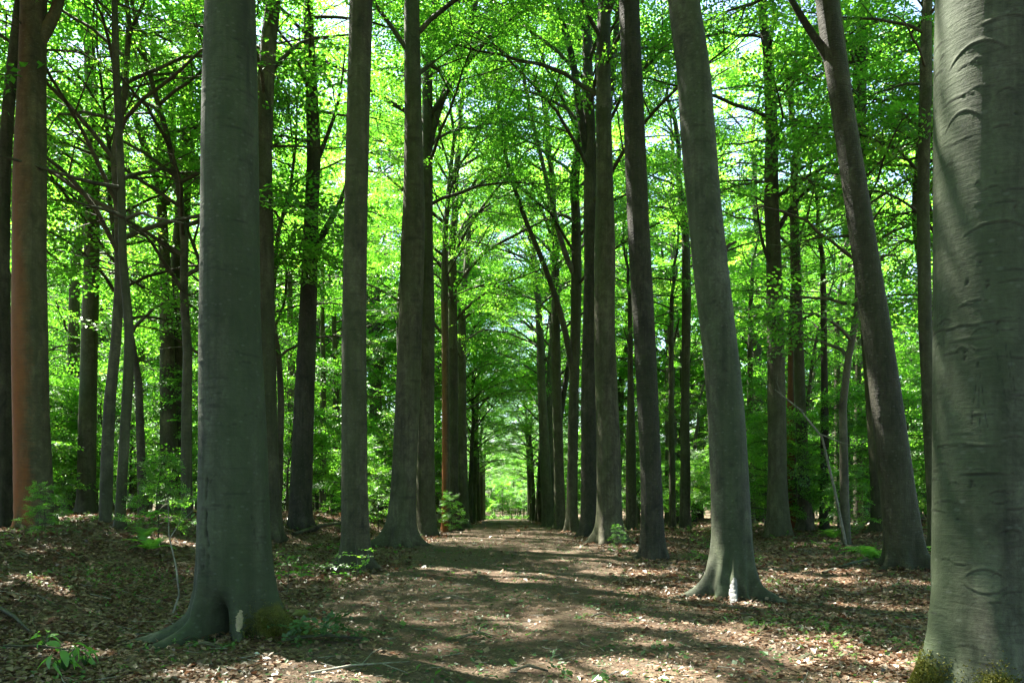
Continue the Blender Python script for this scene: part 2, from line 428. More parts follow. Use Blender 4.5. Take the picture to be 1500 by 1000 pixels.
def make_template(name, seed, H, Rad, n_limbs, t_low, elev0, elev1, r0, lib, subs=7, per=5, spray=(.7, 1.15), shape='oval', mat=None, leaf=None, thin=0.0, gap=0.0):
    r = np.random.default_rng(seed)
    tb = Tubes(); pos = []; dirs = []; size = []
    n = 12; z = np.linspace(0, H, n)
    wob = np.stack([np.cumsum(r.normal(0, .02 * H, n)), np.cumsum(r.normal(0, .02 * H, n))], -1) * (np.linspace(0, 1, n)[:, None] ** 1.2)
    lead = np.concatenate([wob, z[:, None]], 1)
    lr = r0 * (1 - np.linspace(0, 1, n)) ** .85 + .008
    tb.add(lead, lr, 10)
    for i in range(n_limbs):
        t = t_low + (.97 - t_low) * (i + r.uniform(.1, .9)) / n_limbs
        p0 = np.array([np.interp(t * H, z, lead[:, k]) for k in range(3)])
        rl = np.interp(t * H, z, lr)
        az = i * 2.4 + r.uniform(-.5, .5)
        u = (t - t_low) / (1 - t_low)
        prof = math.sqrt(max(.06, 1 - (1.35 * u - .38) ** 2 * .95)) if shape == 'oval' else (1 - u) ** .8 * .9 + .12
        L = Rad * prof * r.uniform(.75, 1.15)
        e_s = R_(elev0 + r.uniform(-12, 12)); e_e = R_(elev1 + r.uniform(-10, 10))
        m = 9; pts = [p0]
        for k in range(1, m):
            q = k / (m - 1); e = e_s * (1 - q) + e_e * q
            azk = az + .18 * math.sin(3 * q + i)
            st = L / (m - 1)
            pts.append(pts[-1] + st * np.array([math.cos(e) * math.cos(azk), math.cos(e) * math.sin(azk), math.sin(e)]) + r.normal(0, .03 * st * 3, 3))
        pts = np.array(pts); rb = min(rl * .55, .009 * L + .010)
        tb.add(pts, rb * (1 - np.linspace(0, 1, m)) ** .8 + .006, 6)
        for k in range(subs):
            q = .22 + .78 * (k + r.uniform(.2, .8)) / subs
            idx = q * (m - 1); i0 = min(int(idx), m - 2); fr = idx - i0
            sp = pts[i0] * (1 - fr) + pts[i0 + 1] * fr
            d = pts[i0 + 1] - pts[i0]; d = d / np.linalg.norm(d)
            d = rot_z(d, (1 if k % 2 else -1) * R_(r.uniform(28, 70)))
            d[2] = d[2] * .5 + r.uniform(-.45, .6)
            d /= np.linalg.norm(d)
            sl_ = L * r.uniform(.25, .45) * (1.15 - .45 * q)
            mm = 5; sub = np.array([sp + d * sl_ * g / (mm - 1) + np.array([0, 0, -.06 * sl_ * (g / (mm - 1)) ** 2]) for g in range(mm)])
            tb.add(sub, (rb * .38 * (1 - q * .5)) * (1 - np.linspace(0, 1, mm)) ** .8 + .004, 4)
            if r.random() < .28 + thin * max(0, (t - .35) / .65): continue
            for g in range(per):
                w = .2 + .8 * (g + r.uniform(.1, .9)) / per
                pp = sp + (sub[-1] - sp) * w
                dd = rot_z(d, (1 if g % 2 else -1) * R_(r.uniform(15, 75)))
                dd[2] = r.normal(-.02, .33)
                pos.append(pp); dirs.append(dd); size.append(r.uniform(*spray))
        for g in range(3):
            dd = rot_z(pts[-1] - pts[-2], r.uniform(-.8, .8)); dd[2] *= .5
            pos.append(pts[-1 - g // 2]); dirs.append(dd); size.append(r.uniform(*spray))
    pos = np.array(pos); dirs = np.array(dirs); size = np.array(size)
    if gap > 0:                      # leafy clumps with holes between them
        ph = r.uniform(0, 6.28, 9); q = pos * 1.25
        f = np.sin(q[:, 0] * 1.1 + ph[0] + .8 * np.sin(q[:, 2] + ph[1])) + np.sin(q[:, 1] * 1.1 + ph[2] + .8 * np.sin(q[:, 0] + ph[3])) + np.sin(q[:, 2] * 1.3 + ph[4] + .8 * np.sin(q[:, 1] + ph[5]))
        kk = f > np.quantile(f, gap)
        pos, dirs, size = pos[kk], dirs[kk], size[kk]
    # thin twig carrying each spray
    M = frames(dirs, np.zeros(len(pos)))
    for p, m_, s_ in zip(pos, M, size):
        ln = np.array([(0, 0, 0), (.5, 0, -.04), (.95, 0, -.15)]) * s_
        tb.add(p + ln @ m_.T, [.006, .004, .002], 3)
    lv = Leaves(); lv.sprays(pos, dirs, size, r, lib)
    return dict(branches=tb.mesh(name + '_branches', mat or M_twig), crown=lv.mesh(name + '_crown', leaf or M_leaf), r0=r0, H=H, R=Rad)

# crowns for tall avenue trees (attached high), forest trees (layered, low), saplings
TALL = [make_template('tall%d' % k, 300 + k, 13.5, 5.0, 22, .0, 50, 12, .2, SPRAYS, 7, 5, thin=.2, gap=.35) for k in range(3)]
TALL.append(TALL[0])
LAYER = [make_template('layered%d' % k, 400 + k, 12, 4.6, 22, .0, 28, -4, .2, SPRAYS, 6, 5, thin=.5, gap=.42) for k in range(4)]
FAR = [make_template('far%d' % k, 500 + k, 13, 4.8, 20, .0, 35, 0, .2, SPRAYS_BIG, 7, 5, (.9, 1.5), thin=.3, gap=.3) for k in range(3)]
ARCH = [make_template('arch%d' % k, 350 + k, 15, 6.4, 26, .0, 50, 8, .2, SPRAYS, 8, 5, (.85, 1.35), gap=.2) for k in range(3)]
SAP = [make_template('sapling%d' % k, 600 + k, 4.2, 1.7, 16, .14, 25, -5, .028, SPRAYS_SAP, 5, 3, (.4, .75), 'cone') for k in range(4)]
POLE = [make_template('slim%d' % k, 670 + k, 9, 2.6, 22, .36, 38, 0, .075, SPRAYS, 5, 4, (.6, 1.05), thin=.3, gap=.35) for k in range(3)]
UNDER = [make_template('pole%d' % k, 650 + k, 10, 3.0, 23, .12, 38, -4, .085, SPRAYS, 5, 4, (.6, 1.05), thin=.5, gap=.35) for k in range(3)]

# ------------------------------------------------------------------ trunks
def wrapd(a): return (a + np.pi) % (2 * np.pi) - np.pi

def A(deg): return R_(deg)
def trunk_mesh(name, zs, cx, cy, rad, sides, lobes=(), mat=None, seed=0, lump=.02, arcs=(), cracks=(), mosses=(), roots=(), dents=(), stains=(), focus=None):
    """zs heights (local), cx/cy centreline, rad radius; lobes (ang, amp, width, height) swell the foot"""
    r = np.random.default_rng(seed)
    th = np.arange(sides) / sides * 2 * np.pi
    if focus is not None:                # more columns on the side that is seen close up
        u = np.arange(sides) / sides; th = A(focus) - np.pi + np.interp(u, [0, .1, .9, 1], [0, R_(85), R_(275), 2 * np.pi])
        th = np.sort(th % (2 * np.pi))
    Z, T = np.meshgrid(zs, th, indexing='ij')
    Rm = np.repeat(rad[:, None], sides, 1).copy()
    for k in range(5):
        nth = r.integers(1, 5); fz = r.uniform(.3, 2.2)
        Rm *= 1 + lump * .5 * np.sin(nth * T + r.uniform(0, 6) + fz * Z)
    for lb in lobes:
        a, amp, wid, hh = lb[:4]; amp2 = lb[4] if len(lb) > 4 else amp * .45
        zc = np.clip(Z, -.05, None)
        tw = a + (lb[5] if len(lb) > 5 else .12) * np.exp(-zc / .15) * (1 if amp2 > 0 else 0)
        wd = wid * (1 - .45 * np.exp(-zc / .12))
        Rm += (amp * np.exp(-zc / hh) + amp2 * np.exp(-zc / .085)) * np.exp(-(wrapd(T - tw) / wd) ** 2)
    footk = np.exp(-np.clip(Z, 0, None) / .5)
    Rm *= 1 + footk * (.03 * np.sin(7 * T + 5 * Z + seed) + .025 * np.sin(11 * T - 9 * Z) + .02 * np.sin(23 * Z + 3 * T))
    for (a, z0, amp, wa, wz_) in dents:
        Rm += amp * np.exp(-(wrapd(T - a) / wa) ** 2 - ((Z - z0) / wz_) ** 2)
    mark = np.zeros_like(Rm); moss = np.zeros_like(Rm)
    for (a, z0, w, bow, amp, sg) in arcs:            # raised eyebrow wrinkles in the bark
        q = wrapd(T - a) / w
        inside = np.clip(1 - q ** 2, 0, 1) ** .5
        dz = Z - (z0 + bow * (1 - q ** 2))
        Rm += amp * inside * (np.exp(-((dz - sg) / sg) ** 2) - .9 * np.exp(-((dz + sg * .3) / (sg * .7)) ** 2))
        mark = np.maximum(mark, .75 * inside * np.exp(-((dz + sg * .3) / (sg * .6)) ** 2))
    for (a0, z0, a1, z1, w, depth) in cracks:        # sunken lines
        zz = np.clip((Z - z0) / (z1 - z0), 0, 1)
        al = a0 + (a1 - a0) * zz + w * (.9 * np.sin(zz * 9.3 + a0) + .6 * np.sin(zz * 23 + z0 * 7))
        ins = ((Z > min(z0, z1)) & (Z < max(z0, z1))) * np.clip(.55 + .6 * np.sin(zz * 31 + a0 * 5) + .5 * np.sin(zz * 13 + z1), 0, 1)
        rr = np.repeat(rad[:, None], sides, 1)
        g = np.exp(-(wrapd(T - al) * rr / w) ** 2) * ins
        Rm -= depth * g; mark = np.maximum(mark, g)
    for (a, z0, wa, wz_, am) in stains:
        rag = 1 + .5 * np.sin(9 * T + 3 * Z) * np.sin(4 * Z + 2 * T)
        mark = np.maximum(mark, am * np.exp(-(wrapd(T - a) / wa / rag) ** 2 - ((Z - z0) / wz_) ** 2))
    for (a, z0, wa, wz_) in mosses:
        moss = np.maximum(moss, np.exp(-(wrapd(T - a) / wa) ** 2 - ((Z - z0) / wz_) ** 2))
    trunk_mesh.field = dict(R=Rm, zs=zs, th=th)
    V = np.stack([cx[:, None] + Rm * np.cos(T), cy[:, None] + Rm * np.sin(T), Z], -1).reshape(-1, 3)
    n = len(zs)
    i = np.arange(n - 1)[:, None] * sides + np.arange(sides)[None, :]
    j = np.arange(n - 1)[:, None] * sides + (np.arange(sides)[None, :] + 1) % sides
    Fc = np.stack([i, j, j + sides, i + sides], -1).reshape(-1, 4)
    mk = mark.ravel(); ms = moss.ravel()
    vs = [V]; fs = [Fc]; base = len(V); mks = [mk]; mss = [ms]
    if roots:
        tb = Tubes()
        for (pts, rr) in roots:
            p = np.array(pts, float); q = np.linspace(0, 1, len(p)); qq = np.linspace(0, 1, 14)
            pp = np.stack([np.interp(qq, q, p[:, k]) for k in range(3)], -1)
            for _ in range(2):
                pp[1:-1] = (pp[:-2] + 2 * pp[1:-1] + pp[2:]) / 4
            tb.add(pp, np.interp(qq, np.linspace(0, 1, len(rr)), rr), 12)
        rv = np.concatenate(tb.v); rf = np.concatenate(tb.f)
        vs.append(rv); fs.append(rf + base); mks.append(np.zeros(len(rv)))
        # roots share moss of the nearest side
        a = np.arctan2(rv[:, 1], rv[:, 0]); g = np.zeros(len(rv))
        for (ma, z0, wa, wz_) in mosses:
            g = np.maximum(g, np.exp(-(wrapd(a - ma) / wa) ** 2 - (np.clip(rv[:, 2] - z0, 0, None) / wz_) ** 2))
        mss.append(g)
    return mesh_np(name, np.concatenate(vs), np.concatenate(fs), mat, True, {'mark': np.concatenate(mks), 'moss': np.concatenate(mss)})

def rand_lobes(r, n, rad, amp=.8, h=.28):
    return [(2 * np.pi * (k + r.uniform(-.3, .3)) / n, rad * amp * r.uniform(.5, 1.2), r.uniform(.22, .42), h * r.uniform(.6, 1.4)) for k in range(n)]

def zrange(top, fine=None, vis=99):
    if fine and vis < top - .5: return np.concatenate([np.linspace(-.35, vis, int((vis + .35) / fine)), np.linspace(vis, top, max(4, int((top - vis) * 3)))[1:]])
    if fine: return np.linspace(-.35, top, int((top + .35) / fine))
    return np.concatenate([np.linspace(-.35, 1.0, 22), np.linspace(1.0, top, max(8, int(top * 3)))[1:]])

FIELDS = {}
def bark_pt(fld, th, z, lift):
    zi = int(np.clip(np.searchsorted(fld['zs'], z), 1, len(fld['zs']) - 2)); m = fld['R'].shape[1]
    ti = int(np.searchsorted(fld['th'], th % (2 * np.pi))) % m
    R0 = fld['R'][zi - 1:zi + 2, [(ti - 1) % m, ti, (ti + 1) % m]].max() + lift
    return (np.interp(z, fld['zs'], fld['cx']) + R0 * math.cos(th), np.interp(z, fld['zs'], fld['cy']) + R0 * math.sin(th), z)
def bark_patch(root, name, a, z0, z1, hw, mat, lift=.005, tilt=0.0, seed=0):
    fld = FIELDS[root.name]; r = np.random.default_rng(seed); v = []
    for k in range(19):
        q = k / 18; zz = z0 + (z1 - z0) * q
        w = hw * math.sin(math.pi * min(.97, q * .93 + .05)) ** .6 * r.uniform(.82, 1.1); off = r.normal(0, .012) + tilt * (q - .5)
        for m_ in (-1, -.6, -.2, .2, .6, 1):
            v.append(bark_pt(fld, a + off + w * m_, zz, lift * (1 - m_ * m_) + .002))
    f = np.array([[p * 6 + b, p * 6 + b + 1, p * 6 + b + 7, p * 6 + b + 6] for p in range(18) for b in range(5)])
    link(name, mesh_np(name, np.array(v), f, mat), root)
def moss_tufts(root, spots, n, seed):
    fld = FIELDS[root.name]; r = np.random.default_rng(seed); vs = []; ts = []
    for (a, z0, wa, wz_) in spots:
        for _ in range(n):
            th = a + r.normal(0, wa * .62); z = z0 + r.normal(0, wz_ * .62)
            if z < -.02: continue
            p = np.array(bark_pt(fld, th, z, 0.0)); o = np.array([math.cos(th), math.sin(th), .6])
            for _k in range(2):
                d = o + r.normal(0, .8, 3); d /= np.linalg.norm(d); sd = np.cross(d, r.normal(0, 1, 3)); sd /= np.linalg.norm(sd) + 1e-9
                L = r.uniform(.008, .017); vs += [p - sd * L * .35, p + sd * L * .35, p + d * L]; ts += [r.random()] * 3
    v = np.array(vs)
    link('moss', mesh_np('moss', v, np.arange(len(v)).reshape(-1, 3), M_mosst, False, {'tint': ts}), root, kind='stuff')

def main_tree(label, d, pts, top, tpl, mat=None, sides=20, lobes=None, seed=0, group=None, fine=None, cat='tree', rot=None, crown_scale=None, lump=.02, name='beech_tree', flare=None, **kw):
    """pts: (px, py, width px) from the foot upwards, read off the photograph at distance d"""
    pts = sorted(pts, key=lambda p: -p[1])
    mat = mat or M_bark
    x0 = wx(pts[0][0], d); z0 = gzf(x0, d)
    root = thing(name, label, cat, (x0, d, z0), group=group)
    zp = np.array([wz(p[1], d) - z0 for p in pts]); xp = np.array([wx(p[0], d) - x0 for p in pts]); rp = np.array([p[2] * d / F / 2 for p in pts])
    if zp[-1] < top:                    # carry on above the frame
        s = (xp[-1] - xp[-2]) / (zp[-1] - zp[-2]) * .6
        zp = np.append(zp, top); xp = np.append(xp, xp[-1] + s * (top - zp[-2])); rp = np.append(rp, rp[-1] * max(.72, 1 - .035 * (top - zp[-2])))
    zs = zrange(top, fine, EYE + CY / F * d - z0 + .2)
    def sm(zq, vals):                 # smooth the polyline on an even grid, then sample the rings
        g = np.linspace(-.35, top, 160); k = 13
        ker = np.hanning(k + 2)[1:-1]; ker /= ker.sum()
        return np.interp(zs, g, np.convolve(np.pad(np.interp(g, zq, vals), k // 2, mode='edge'), ker, 'valid'))
    cx_, rad = sm(zp, xp), sm(zp, rp)
    if tpl is not None:
        s = min(crown_scale or 1.12, max(.34, 1.1 * rad[-1] / tpl['r0']))
        q = smooth(top - 4.5, top, zs); rad = rad * (1 - q) + tpl['r0'] * s * 1.01 * q
    r = np.random.default_rng(seed + 1000)
    if lobes is None: lobes = rand_lobes(r, 6, rp[0] if len(rp) else .3, flare or .55)
    cy_ = .05 * np.sin(zs * .5 + seed)
    tm = trunk_mesh('trunk', zs, cx_, cy_, rad, sides, lobes, mat, seed, lump, **kw)
    link('trunk', tm, root)
    if tpl is not None:
        rt = (0, 0, r.uniform(0, 6.28) if rot is None else rot)
        sc = np.array([rad[-1] / tpl['r0']] * 2)
        for nm in ('branches', 'crown'):
            o = link(nm, tpl[nm], root, (cx_[-1], cy_[-1], zs[-1] - .05), rt)
            o.scale = (s, s, s)
    FIELDS[root.name] = dict(zs=zs, cx=cx_, cy=cy_, R=trunk_mesh.field['R'], th=trunk_mesh.field['th'], root=root)
    return root, zs, cx_, cy_, rad

def limb(root, d, pts, w, mat=None, dy=0.0):
    b = root.location; n = len(pts)
    p = np.array([[wx(a, d) - b[0], dy * k / (n - 1), wz(q, d) - b[2]] for k, (a, q) in enumerate(pts)])
    q = np.linspace(0, 1, n); qq = np.linspace(0, 1, 4 * n)
    p = np.stack([np.interp(qq, q, p[:, k]) for k in range(3)], -1)
    for _ in range(3): p[1:-1] = (p[:-2] + 2 * p[1:-1] + p[2:]) / 4
    tb = Tubes(); tb.add(p, np.linspace(w[0], w[1], len(p)) * d / F / 2, 8)
    link('limb', tb.mesh('limb', mat or M_bark), root)

# ---- left avenue row, nearest first
L1c = 340
lob = [(A(206), .24, .28, .34, .66, .0), (A(230), .24, .17, .36, .62, .02), (A(296), .17, .18, .32, .20, .0), (A(-4), .32, .30, .36, .66, .0), (A(-32), .14, .22, .28, .2, .0),
       (A(150), .25, .4, .3), (A(95), .25, .5, .3), (A(40), .22, .45, .3)]
L1, z1_, cx1, cy1, r1 = main_tree('massive grey beech left of the path, dark hollow and pale wound at its foot', 8.1,
    [(340, 935, 94), (343, 860, 103), (341, 800, 103), (340, 700, 99), (336, 500, 87), (337, 350, 83), (338, 200, 79), (340, 0, 76)], 9.5, TALL[0], M_bark_near,
    sides=140, focus=290, lobes=lob, seed=1, fine=.02, lump=.012,
    arcs=[(A(rng.uniform(200, 340)), rng.uniform(.6, 6.5), rng.uniform(.15, .6), rng.uniform(-.01, .05), rng.uniform(.002, .005), rng.uniform(.008, .014)) for _ in range(70)],
    cracks=[(A(238), .75, A(244), 1.7, .010, .02), (A(248), .8, A(241), 1.35, .014, .02), (A(326), .95, A(316), 1.3, .006, .01), (A(243), 1.6, A(262), 1.75, .008, .012),
            ],
    stains=[(A(322), 6.6, .24, .55, .8), (A(300), 6.9, .15, .3, .6), (A(330), 6.1, .10, .5, .7)],
    dents=[(A(261), .05, -.40, .27, .27), (A(263), .28, -.07, .26, .16)],
    mosses=[(A(-22), .20, .42, .22), (A(-2), .05, .45, .22)])
bark_patch(L1, 'bark_wound', A(296), .13, .34, .085, M_scar, .008, .05, 1)
moss_tufts(L1, [(A(-28), .12, .5, .16), (A(-2), .06, .5, .14)], 2200, 1)

L2, *_ = main_tree('rough brown beech second in the left row, its knobbly foot at the path edge', 14.5,
    [(521, 835, 46), (520, 790, 41), (519, 700, 38), (519, 500, 36), (523, 250, 33), (528, 0, 31)], 12, TALL[1], M_bark, sides=64, seed=2, fine=.04, flare=.9,
    arcs=[(A(rng.uniform(180, 360)), rng.uniform(.3, 10), rng.uniform(.3, .9), rng.uniform(-.01, .04), rng.uniform(.003, .006), .014) for _ in range(70)])
main_tree('bowed grey beech third in the left row, foot sweeping out to the left', 20.5,
    [(586, 803, 44), (588, 770, 40), (592, 700, 37), (597, 600, 35), (602, 450, 35), (606, 300, 35), (605, 150, 33), (602, 0, 28)], 12.5, ARCH[2], M_bark, sides=48, seed=3, fine=.06,
    lobes=[(A(200), .75, .25, .3), (A(-15), .45, .35, .3), (A(260), .3, .3, .3), (A(300), .3, .25, .3), (A(90), .3, .4, .3)],
    arcs=[(A(rng.uniform(180, 360)), rng.uniform(.3, 12), rng.uniform(.3, 1.1), rng.uniform(-.02, .05), .008, .02) for _ in range(60)])
L4, *_ = main_tree('straight grey beech fourth in the left row, pressed behind the bowed one', 26.5,
    [(625, 785, 32), (624, 740, 28), (623, 600, 26), (624, 400, 26), (625, 200, 24)], 11.5, ARCH[0], M_bark, sides=32, seed=4)
main_tree('dark slim trunk in the left row with a red sunlit foot behind leafy sprigs', 31,
    [(654, 784, 13), (653, 700, 11), (652, 500, 10), (649, 320, 8)], 9.5, ARCH[0], M_bark_orange, sides=16, seed=5, crown_scale=.75)
main_tree('dark brown trunk touching the slim red-footed one in the left row', 33,
    [(665, 781, 18), (664, 700, 15), (663, 500, 14), (664, 320, 12)], 8, ARCH[1], M_bark, sides=20, seed=6)
main_tree('grey-green trunk sixth in the left row with low leaves on its right', 38.5,
    [(679, 777, 20), (677, 700, 15), (676, 500, 14)], 8.5, LAYER[2], M_bark, sides=20, seed=7)

# ---- right avenue row, nearest first
gR = gzf(wx(1455, 5.0), 5.0)
arcs = []
for _ in range(120):
    z0 = rng.uniform(.5, 5.2)
    arcs.append((A(rng.uniform(165, 300)), z0, rng.uniform(.05, .5) * rng.choice([.5, 1, 1]), rng.uniform(-.006, .035), rng.uniform(.0025, .006), rng.uniform(.004, .009)))
arcs += [(A(232), 2.56, .22, .05, .005, .006), (A(232), 2.50, .22, -.03, .004, .006), (A(250), 1.55, .2, .03, .005, .006), (A(250), 1.53, .2, -.03, .004, .006),
         (A(236), 1.02, .35, .06, .006, .008), (A(236), .98, .35, -.05, .005, .008), (A(225), 4.3, .55, .10, .007, .009), (A(210), 3.9, .4, .10, .006, .008), (A(245), 3.2, .6, .06, .007, .008)]
cr = [(A(228), 2.40, A(222), 2.0, .004, .003), (A(228), 2.40, A(238), 1.98, .004, .003), (A(223), 2.1, A(235), 2.12, .003, .003), (A(228), 2.40, A(231), 1.95, .003, .003),
      (A(258), 2.05, A(246), 2.45, .004, .002), (A(262), 2.2, A(254), 2.5, .004, .002), (A(266), 2.1, A(259), 2.46, .004, .002)]
for (a, z, l) in ((A(236), 2.85, .06), (A(246), 2.55, .09), (A(262), 3.30, .05), (A(214), 2.42, .06), (A(222), 1.6, .05), (A(207), 1.38, .03), (A(229), 3.0, .03), (A(255), 1.3, .02), (A(262), 3.9, .03), (A(243), 3.55, .03), (A(216), 2.9, .04)):
    cr.append((a, z, a + .012, z + l, .009, .010))
RF, *_ = main_tree('huge pale smooth beech with wrinkled bark at the right edge', 5.0,
    [(1452, 1060, 158), (1452, 985, 156), (1451, 930, 146), (1450, 850, 141), (1449, 700, 139), (1448, 500, 140), (1446, 250, 144), (1445, 0, 146)], 8.5, TALL[3], M_bark_near,
    sides=214, focus=237, seed=8, fine=.0095, lump=.006, arcs=arcs, cracks=cr,
    lobes=[(A(184), .36, .30, .36, .22, 0), (A(246), .42, .34, .40, .2, 0), (A(215), .10, .2, .3, .1), (A(300), .2, .4, .25), (A(0), .2, .4, .25), (A(60), .2, .4, .25), (A(120), .2, .4, .25)],
    mosses=[(A(186), .32, .34, .17), (A(246), .33, .30, .16)])

moss_tufts(RF, [(A(186), .30, .30, .14), (A(246), .31, .26, .13)], 2600, 2)

lobR1 = [(A(178), .28, .34, .30, .35, 0), (A(-8), .22, .30, .28, .3), (A(314), .26, .22, .32, .62, .05), (A(258), .18, .15, .30, .22, 0), (A(222), .14, .25, .25, .2), (A(285), .08, .15, .25, .1), (A(90), .3, .5, .3), (A(140), .3, .4, .3)]
R1, *_ = main_tree('thick grey beech in the right row, curving left as it rises from wide feet', 10.9,
    [(1072, 872, 62), (1073, 830, 60), (1073, 800, 57), (1068, 700, 54), (1062, 600, 52), (1052, 500, 50), (1040, 400, 50), (1030, 300, 48), (1022, 200, 50), (1016, 100, 50), (1002, 0, 46)],
    10.5, TALL[1], M_bark_near, sides=120, focus=253, seed=9, fine=.028, lump=.012, lobes=lobR1,
    mosses=[(A(215), .0, .4, .12)], stains=[(A(188), 7.6, .35, 1.6, .7), (A(190), 6.0, .15, 1.0, .5)],
    arcs=[(A(rng.uniform(180, 350)), rng.uniform(.4, 8.5), rng.uniform(.1, .5), rng.uniform(-.01, .05), rng.uniform(.003, .006), rng.uniform(.008, .013)) for _ in range(80)],
    cracks=[(A(275), 4.6, A(278), 4.66, .03, .02), (A(250), 4.2, A(256), 4.3, .03, .015), (A(282), 3.9, A(286), 3.95, .03, .02), (A(262), 1.9, A(268), 1.94, .04, .02), (A(270), 3.2, A(262), 3.3, .03, .015), (A(290), 5.2, A(286), 5.3, .03, .02)])
bark_patch(R1, 'sunlit_root_patch', A(257), .0, .34, .16, M_sunlit_root, .012, .08, 3)  # sun patch on the root, painted as a paler strip
main_tree('dark rough-barked straight trunk third in the right row', 16.9,
    [(957, 820, 37), (956, 790, 33), (953, 700, 31), (947, 550, 31), (939, 400, 32), (930, 200, 31), (921, 0, 30)], 13, TALL[0], M_bark_dark, sides=48, seed=10, fine=.06, flare=.3)
main_tree('grey beech fourth in the right row with pale sunlit root toes', 21.7,
    [(894, 796, 44), (893, 770, 37), (891, 650, 34), (886, 500, 31), (886, 300, 30), (883, 100, 27)], 12.5, ARCH[1], M_bark, sides=48, seed=11, fine=.06, flare=.8)
R5, *_ = main_tree('dark forked trunk fifth in the right row just left of the toe-rooted beech', 25.5,
    [(864, 784, 30), (864, 750, 26), (863, 600, 24), (866, 400, 22), (862, 200, 18), (858, 60, 14)], 11, ARCH[2], M_bark_dark, sides=32, seed=12)
R6, *_ = main_tree('slender pale-footed trunk sixth in the right row', 31,
    [(838, 782, 20), (838, 740, 16), (840, 600, 15), (844, 430, 14), (846, 250, 12)], 10, ARCH[0], M_bark, sides=24, seed=13)
R7, *_ = main_tree('forked dark trunk seventh in the right row leaning left as it rises', 36,
    [(821, 781, 19), (819, 700, 15), (815, 550, 14), (811, 400, 12)], 9, ARCH[1], M_bark, sides=24, seed=14)
main_tree('leaning trunk eighth in the right row, bent towards the path', 41.5,
    [(805, 778, 18), (800, 700, 15), (794, 580, 14), (788, 430, 12)], 9, LAYER[2], M_bark, sides=20, seed=15)

# ---- trees beyond the left row
main_tree('grey trunk cut by the left edge of the picture', 15, [(3, 775, 24), (4, 400, 20), (8, 250, 18), (18, 110, 16), (30, 0, 14)], 11, LAYER[0], M_bark, sides=24, seed=20)
B1, *_ = main_tree('big trunk coated in orange algae on the bank at the far left', 14.5,
    [(49, 790, 54), (48, 740, 50), (46, 600, 47), (45, 400, 44), (46, 200, 42), (47, 60, 40)], 10.8, TALL[2], M_bark_orange, sides=48, seed=21, fine=.05, flare=.25)
main_tree('mid-sized grey trunk to the right of the orange trunk', 24, [(126, 765, 26), (130, 600, 24), (133, 400, 21), (134, 100, 18)], 10.5, LAYER[1], M_bark, sides=20, seed=22)
main_tree('brown trunk half hidden behind the mid-sized grey trunk at left', 31, [(104, 765, 24), (106, 600, 20), (108, 400, 17)], 7, LAYER[2], M_bark, sides=16, seed=23)
E1, *_ = main_tree('thin wavy young trunk standing on the leafy bank between orange trunk and massive beech', 15,
    [(177, 792, 15), (180, 700, 14), (187, 560, 14), (188, 480, 13), (178, 380, 12), (176, 250, 11), (170, 90, 9), (173, 0, 8)], 9.5, LAYER[3], M_bark, sides=20, seed=24, crown_scale=.55)
G1, *_ = main_tree('twin-stemmed trunk left of the massive beech, its left stem', 25, [(248, 770, 30), (246, 640, 24), (243, 400, 17), (236, 270, 14), (210, 170, 11)], 11, LAYER[0], M_bark, sides=20, seed=25, crown_scale=.8)
main_tree('straight dark trunk right beside the twin-stemmed one, left of the massive beech', 25.6, [(262, 770, 30), (258, 640, 26), (262, 400, 24), (272, 250, 22), (277, 100, 18)], 12, LAYER[1], M_bark, sides=20, seed=26)
main_tree('short-looking trunk behind the wavy young trunk, hidden low down by leaves', 33, [(200, 760, 22), (202, 600, 20), (206, 450, 17)], 8, LAYER[2], M_bark, sides=16, seed=27)
main_tree('brown trunk peeping out along the right flank of the massive beech', 19, [(397, 770, 32), (394, 700, 29), (389, 450, 27), (384, 200, 24)], 10, TALL[1], M_bark, sides=24, seed=28)
J1, *_ = main_tree('dark leaning trunk between the massive beech and the rough brown beech', 22, [(440, 745, 34), (444, 650, 30), (450, 480, 26), (456, 300, 21), (460, 230, 18)], 11, LAYER[3], M_bark_dark, sides=24, seed=29)
main_tree('thin pole-like trunk just left of the rough brown beech', 34, [(473, 765, 10), (473, 600, 9), (472, 400, 7)], 10, LAYER[0], M_bark, sides=12, seed=30, crown_scale=.5)
main_tree('thin trunk showing just left of the dark leaning one', 32, [(428, 760, 14), (428, 600, 13), (425, 450, 12)], 9, LAYER[1], M_bark, sides=12, seed=31, crown_scale=.6)
main_tree('dark thin trunk seen between the rough brown beech and the bowed one', 36, [(592, 765, 12), (588, 600, 12), (583, 430, 11), (578, 370, 9)], 9.5, LAYER[2], M_bark_dark, sides=12, seed=32, crown_scale=.6)

# ---- trees beyond the right row
S7, *_ = main_tree('leaning dark-barked tree on the right, tilted left as it rises', 13.6,
    [(1328, 838, 56), (1326, 800, 52), (1318, 740, 49), (1306, 650, 45), (1288, 520, 40), (1262, 350, 36), (1238, 180, 32), (1220, 60, 29), (1212, 0, 28)], 10.5, LAYER[2], M_bark_dark, sides=56, seed=40, fine=.05, flare=.7,
    cracks=[(A(205), 2.5, A(214), 3.2, .03, -.01)])
main_tree('pale trunk standing right behind the leaning dark-barked tree', 23, [(1292, 775, 27), (1284, 650, 25), (1275, 500, 24), (1262, 300, 21), (1250, 100, 18)], 12, LAYER[3], M_bark, sides=20, seed=41)
main_tree('slim straight trunk beyond the right row, right of the thick curving beech', 32, [(1003, 765, 16), (1004, 600, 13), (1006, 420, 12)], 10, LAYER[0], M_bark, sides=14, seed=42)
S2, *_ = main_tree('stout dark trunk in the right wood behind the dead leaning pole', 24, [(1139, 778, 34), (1139, 700, 27), (1138, 560, 25), (1134, 400, 23), (1128, 280, 20)], 10.5, LAYER[1], M_bark, sides=24, seed=43)
